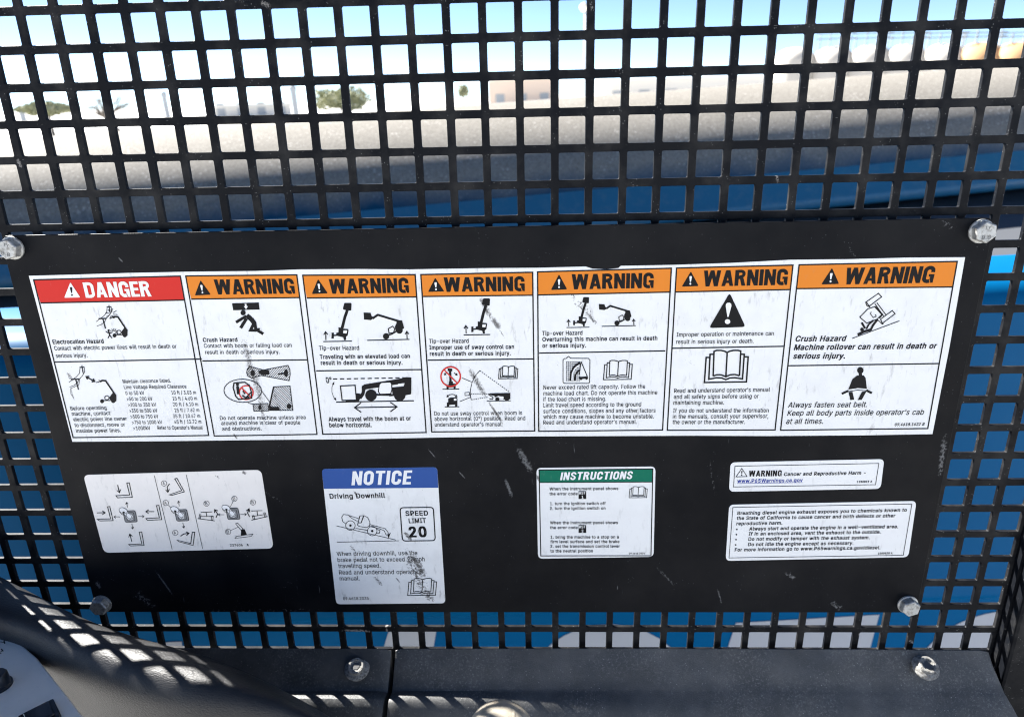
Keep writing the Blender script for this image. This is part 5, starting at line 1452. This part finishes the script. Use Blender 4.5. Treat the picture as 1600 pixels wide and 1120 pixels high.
def letter(pts, label):
    f = [onhood(*q) for q in pts]
    n = len(f)
    vs = [tuple(p) for p in f] + [tuple(p + HN * .0008) for p in f]
    fs = [list(range(n)), list(range(2 * n - 1, n - 1, -1))] + [[i, n + i, n + (i + 1) % n, (i + 1) % n] for i in range(n)]
    mesh_obj('letter', vs, fs, M_letter, hood, False, label)
def arc_px(cx, cy, rx, ry, a0, a1, n=14): return [(cx + rx * math.cos(math.radians(a0 + (a1 - a0) * k / n)), cy - ry * math.sin(math.radians(a0 + (a1 - a0) * k / n))) for k in range(n + 1)]
letter([(607, 987), (682, 984), (660, 1110), (570, 1110)], 'grey slanted stroke')
letter([(222, 1005), (284, 1002), (286, 1110), (222, 1110)], 'grey stroke by the console')
letter([(90, 766), (101, 768), (112, 794), (108, 794)], 'grey corner of a letter beside the plate')
letter(arc_px(952, 1085, 130, 110, 170, 5) + [(1080, 1150), (825, 1150)], 'grey rounded letter top')
letter([(1150, 973), (1374, 960), (1358, 1018), (1130, 1110), (1105, 1110)][:2] + [(1356, 1025), (1335, 1110), (1105, 1110)], 'grey slanted letter block')
letter(arc_px(1590, 1075, 165, 122, 172, 60) + [(1700, 1150), (1425, 1150)], 'grey rounded letter at right')

boom = thing('telescopic_boom', hp(.8, 1.1, -1.0), 'thick blue telescopic boom with dusty grey top behind the guard screen', 'boom')
BN = .95
bs0, bs1, nb = -2.2, 3.6, 60
bprof = [(.95, -.03)]
for k in range(25):
    a_ = PI / 2 * k / 24
    bprof.append((.55 * (1 - math.sin(a_)), -.235 + .235 * math.cos(a_)))
bprof += [(0, -.25), (0, -.30), (.02, -.33), (.30, -.33)]
fprof = [(.001, -.264), (-.005, -.272), (-.055, -.340), (-.058, -.347), (-.058, -.366), (-.05, -.374), (.10, -.385), (.40, -.385), (.40, -.34)]
m = len(bprof)
og = hp(0, BN, -.028)
axb = (HU + Vector((0, 0, .0535))).normalized()
upb = axb.cross(-HN) * -1
upb = HN.cross(axb) * -1 if HN.cross(axb).z < 0 else HN.cross(axb)
frame = Matrix((axb, HN, upb)).transposed().to_4x4()
def boom_part(name, prof, material):
    vs, fs = [], []
    m = len(prof)
    for k in range(nb + 1):
        s_ = bs0 + (bs1 - bs0) * k / nb
        vs += [(s_, a_, z_) for a_, z_ in prof]
    for k in range(nb):
        for i in range(m - 1):
            fs.append([k * m + i, k * m + i + 1, (k + 1) * m + i + 1, (k + 1) * m + i])
    me = bpy.data.meshes.new(name); me.from_pydata(vs, [], fs); me.materials.append(material)
    o = link(bpy.data.objects.new(name, me)); o.parent = boom
    o.matrix_local = Matrix.Translation(og - boom.location) @ frame
    smooth_by_angle(o, 50)
boom_part('tube', bprof, M_boom)
boom_part('lit_flange', fprof, M_lit_flange)  # ledge shaped to catch sky light, in the paler blue
# underframe below and behind the boom, shade put into its dark paint
uf = thing('chassis_frame', hp(.8, 1.0, -1.4), 'chassis frame under the boom, coloured dark for the shade there', 'chassis')
vs, fs = [], []
for s_ in (-2.2, 3.6):
    zt = -.028 + .0535 * s_ - .40
    vs += [tuple(hp(s_, a_, z_)) for a_, z_ in ((.292, -.395), (.292, -1.4), (2.6, -1.4), (2.6, zt + .10), (1.0, zt))]
fs = [[i, (i + 1) % 5, 5 + (i + 1) % 5, 5 + i] for i in range(5)] + [[4, 3, 2, 1, 0], [5, 6, 7, 8, 9]]
M_frame = mat('chassis_shade_paint', (0.07, 0.075, 0.085), 0.7)
add_mod_bevel(mesh_obj('beam', vs, fs, M_frame, uf), .01, 2)

# ================================================================== FAR YARD (world frame)
M_bin_white = mat('bin_white', (0.50, 0.46, 0.40), 0.7)
M_bin_tan = mat('bin_tan', (0.46, 0.27, 0.13), 0.8)
M_rail = mat('rail_steel', (0.22, 0.25, 0.27), 0.6)
M_wall_tan = mat('stucco_tan', (0.76, 0.60, 0.47), 0.85)
M_wall_white = mat('stucco_white', (0.72, 0.68, 0.60), 0.85)
M_pole = mat('galvanised_pole', (0.36, 0.40, 0.43), 0.6)
M_lamp = mat('lamp_glass', (0.85, 0.78, 0.62), 0.3)
M_leaf = mat('leaf_green_hazed', (0.085, 0.115, 0.03), 0.8)
NBm = NB(M_leaf); NBm.color(NBm.mix(NBm.noise(1.4, 3), (0.20, 0.21, 0.11), (0.34, 0.34, 0.20)))  # leaves paled in place of distance haze and glare
M_bark = mat('grey_bark', (0.16, 0.14, 0.12), 0.9)
M_grey = mat('grey_concrete', (0.35, 0.37, 0.38), 0.85)
BIN_D = 70.0
KPX = BIN_D / FPX
bins = ((1235, 28, 75, 'white'), (1294, 27, 73, 'white'), (1350, 28, 71, 'white'), (1404, 27, 70, 'white'), (1462, 28, 69, 'white'), (1518, 29, 67, 'tan'), (1572, 28, 67, 'tan'))
blabels = ['plain white domed bin at the left end of the row, no railing', 'white domed bin second from the left end of the row', 'white domed bin third from the left end of the row', 'white domed bin in the middle of the row', 'pale domed bin just left of the tan bins', 'tan domed bin next to the pale ones', 'tan domed bin at the far right edge']
for i, (cx, hw, ty, colr) in enumerate(bins):
    mB = M_bin_tan if colr == 'tan' else M_bin_white
    g = far_ground(cx, BIN_D)
    topz = far(cx, ty, BIN_D).z
    midz = far(cx, 96, BIN_D).z
    R_b = hw * KPX * 1.0
    t_ = thing('storage_bin', g, blabels[i], 'storage bin', 'domed bins in a row beyond the boom', machine=False)
    bm = bmesh.new()
    bm_lathe(bm, [(R_b, 0), (R_b, midz - g.z), (R_b * .92, midz - g.z + (topz - midz) * .35), (R_b * .7, midz - g.z + (topz - midz) * .72), (R_b * .4, midz - g.z + (topz - midz) * .93), (0, topz - g.z)], 20, g, (0, 0, 1))
    smooth_by_angle(bm_obj('shell', bm, mB, t_), 50)
    if i > 0:
        bm = bmesh.new()
        hr = far(cx, 52, BIN_D).z
        for dx in (-.72, -.25, .25, .72):
            bm_box(bm, (g.x + dx * R_b - .05, g.y - .05, midz), (g.x + dx * R_b + .05, g.y + .05, hr + random.uniform(-.3, .3)))
        for zz in (.55, .95):
            z_ = topz + (hr - topz) * zz
            bm_box(bm, (g.x - R_b * .95, g.y - .07, z_ - .05), (g.x + R_b * .95, g.y - .055, z_ + .05))
        bm_obj('railing', bm, M_rail, t_)
# lamp post
g = far_ground(915, 45); tz = far(911, 6, 45).z
lp = thing('lamp_post', g, 'tall grey lamp post with a round pale lamp', 'lamp post', machine=False)
bm = bmesh.new(); bm_lathe(bm, [(.16, 0), (.13, tz * .5 - g.z * .5), (.11, tz - g.z)], 12, g, (0, 0, 1)); bm_obj('pole', bm, M_pole, lp, True)
bm = bmesh.new(); bm_lathe(bm, [(0, -.26), (.15, -.22), (.25, -.1), (.28, 0), (.24, .12), (.13, .22), (0, .26)], 14, Vector((g.x - .12, g.y, far(911, 12, 45).z)), (0, 0, 1)); bm_obj('lamp_head', bm, M_lamp, lp, True)
# buildings
def building(name, px0, px1, ytop, dist, m, label, cat, parapet=.4, doors=3):
    a_, c_ = far_ground(px0, dist), far_ground(px1, dist)
    tz = far((px0 + px1) / 2, ytop, dist).z
    d = (c_ - a_); L = d.length; d.normalize(); nrm = Vector((-d.y, d.x, 0))
    root = thing(name, (a_ + c_) / 2, label, cat, machine=False)
    def slab(s0, s1, n0, n1, z0, z1, bmx):
        vv = bm_box(bmx, (s0, n0, z0), (s1, n1, z1))
        for v in vv: v.co = a_ + d * v.co.x + nrm * v.co.y + Vector((0, 0, v.co.z))
    bm = bmesh.new(); slab(0, L, 0, 9, 0, tz - g.z - parapet, bm); bm_obj('wall', bm, m, root)
    bm = bmesh.new(); slab(-.15, L + .15, -.15, 9.15, tz - g.z - parapet + .003, tz - g.z, bm); bm_obj('roof', bm, M_wall_white, root)
    for k in range(doors):
        bm = bmesh.new(); s0 = L * (k + .3) / doors; slab(s0, s0 + L * .4 / doors, -.06, -.01, .2, 2.6, bm); bm_obj('door', bm, M_grey, root)
    return root
building('tan_building', 764, 868, 121, 120, M_wall_tan, 'low tan flat roofed building left of the lamp post', 'building')
building('white_building', 325, 452, 163, 130, M_wall_white, 'low white building between the bare tree and the grey tower', 'building', .5, 4)
building('pale_building', 945, 1200, 121, 140, M_wall_white, 'long pale building behind the lamp post and the boom', 'building', .5, 6)
def tower(name, px, wpx, ytop, dist, m, label):
    g = far_ground(px, dist); wd = wpx * dist / FPX / 2; tz = far(px, ytop, dist).z
    root = thing(name, g, label, 'tower', machine=False)
    bm = bmesh.new(); bm_lathe(bm, [(wd, 0), (wd * .9, tz - g.z - .5)], 10, g, (0, 0, 1)); bm_obj('shaft', bm, m, root)
    bm = bmesh.new(); bm_lathe(bm, [(wd * 1.15, 0), (wd * 1.15, .5), (wd * .3, .9)], 10, Vector((g.x, g.y, tz - .5)), (0, 0, 1)); bm_obj('cap', bm, m, root)
tower('grey_tower', 459, 9, 136, 110, M_grey, 'dark grey tower in front of the sky left of the round green tree')
tower('pale_tower', 256, 7, 146, 160, M_grey, 'thin pale tower right of the bare tree')
tower('silo_tower', 27, 7, 168, 150, M_grey, 'small pale stub at the far left behind the guard')
# trees
def leaf_cloud(bm, c, rx, rz, n, size):
    for k in range(n):
        while True:
            q = Vector((random.uniform(-1, 1), random.uniform(-1, 1), random.uniform(-1, 1)))
            if q.length < 1 and q.length > random.uniform(0, .8): break
        lump = 1 + .22 * math.sin(q.x * 5 + c.x) * math.cos(q.z * 4)
        p = c + Vector((q.x * rx, q.y * rx, q.z * rz)) * lump
        a_ = Vector((random.uniform(-1, 1), random.uniform(-1, 1), random.uniform(-1, 1))).normalized()
        b_ = a_.orthogonal().normalized(); s_ = size * random.uniform(.5, 1.2)
        vv = [bm.verts.new(p + a_ * s_), bm.verts.new(p + b_ * s_ * .6), bm.verts.new(p - a_ * s_), bm.verts.new(p - b_ * s_ * .6)]
        bm.faces.new(vv)
def limb(bm, p0, p1, r0, r1, seg=6):
    d = (p1 - p0)
    bm_lathe(bm, [(r0, 0), (r1, d.length)], seg, p0, d)
def leafy(name, px, hwpx, ytop, ybot, dist, label, cat, n=900):
    g = far_ground(px, dist); k = dist / FPX
    tz, bz = far(px, ytop, dist).z, far(px, ybot, dist).z
    root = thing(name, g, label, cat, machine=False)
    c = Vector((g.x, g.y, (tz + bz) / 2))
    bm = bmesh.new()
    limb(bm, g, c, .22, .12)
    for q in range(5):
        a_ = q * 1.3
        limb(bm, Vector((g.x, g.y, bz)), c + Vector((math.cos(a_), math.sin(a_), .3)) * hwpx * k * .6, .1, .03)
    bm_obj('trunk', bm, M_bark, root)
    bm = bmesh.new()
    leaf_cloud(bm, c, hwpx * k, (tz - bz) / 2 * 1.05, n, .28)
    bm_obj('crown', bm, M_leaf, root)
leafy('round_tree', 532, 40, 138, 172, 90, 'round green tree beyond the yard', 'tree', 1500)
leafy('green_bush', 68, 30, 161, 180, 80, 'low olive bush at the far left', 'bush', 900)
leafy('small_tree', 724, 8, 133, 152, 120, 'tiny dark tree left of the tan building', 'tree', 300)
g = far_ground(180, 75); k = 75 / FPX
root = thing('bare_tree', g, 'bare grey forked tree standing on the pale ground', 'tree', machine=False)
bm = bmesh.new()
zb_ = far(170, 184, 75).z
limb(bm, g, Vector((g.x - 20 * k, g.y, zb_)), .2, .16)
bp = Vector((g.x - 20 * k, g.y, zb_))
bm2 = bmesh.new()
for k_ in range(26):
    tx, ty = random.uniform(-45, 30), random.uniform(150, 178)
    q = far(180 + tx, ty, 75) + Vector((0, random.uniform(-1.5, 1.5), 0))
    mid = bp.lerp(q, .55) + Vector((0, 0, random.uniform(-.2, .3)))
    limb(bm2, bp, mid, .10, .07); limb(bm2, mid, q, .07, .03)
    for j in range(3):
        limb(bm2, mid.lerp(q, random.random()), q + Vector((random.uniform(-.7, .7), random.uniform(-.7, .7), random.uniform(-.3, .6))), .04, .02, 4)
bm_obj('trunk', bm, M_bark, root); bm_obj('crown', bm2, M_bark, root)

# ------------------------------------------------------------------ finish
for o in MACHINE_ROOTS:
    o.matrix_world = MACH @ Matrix.Translation(o.location)
bpy.context.view_layer.update()
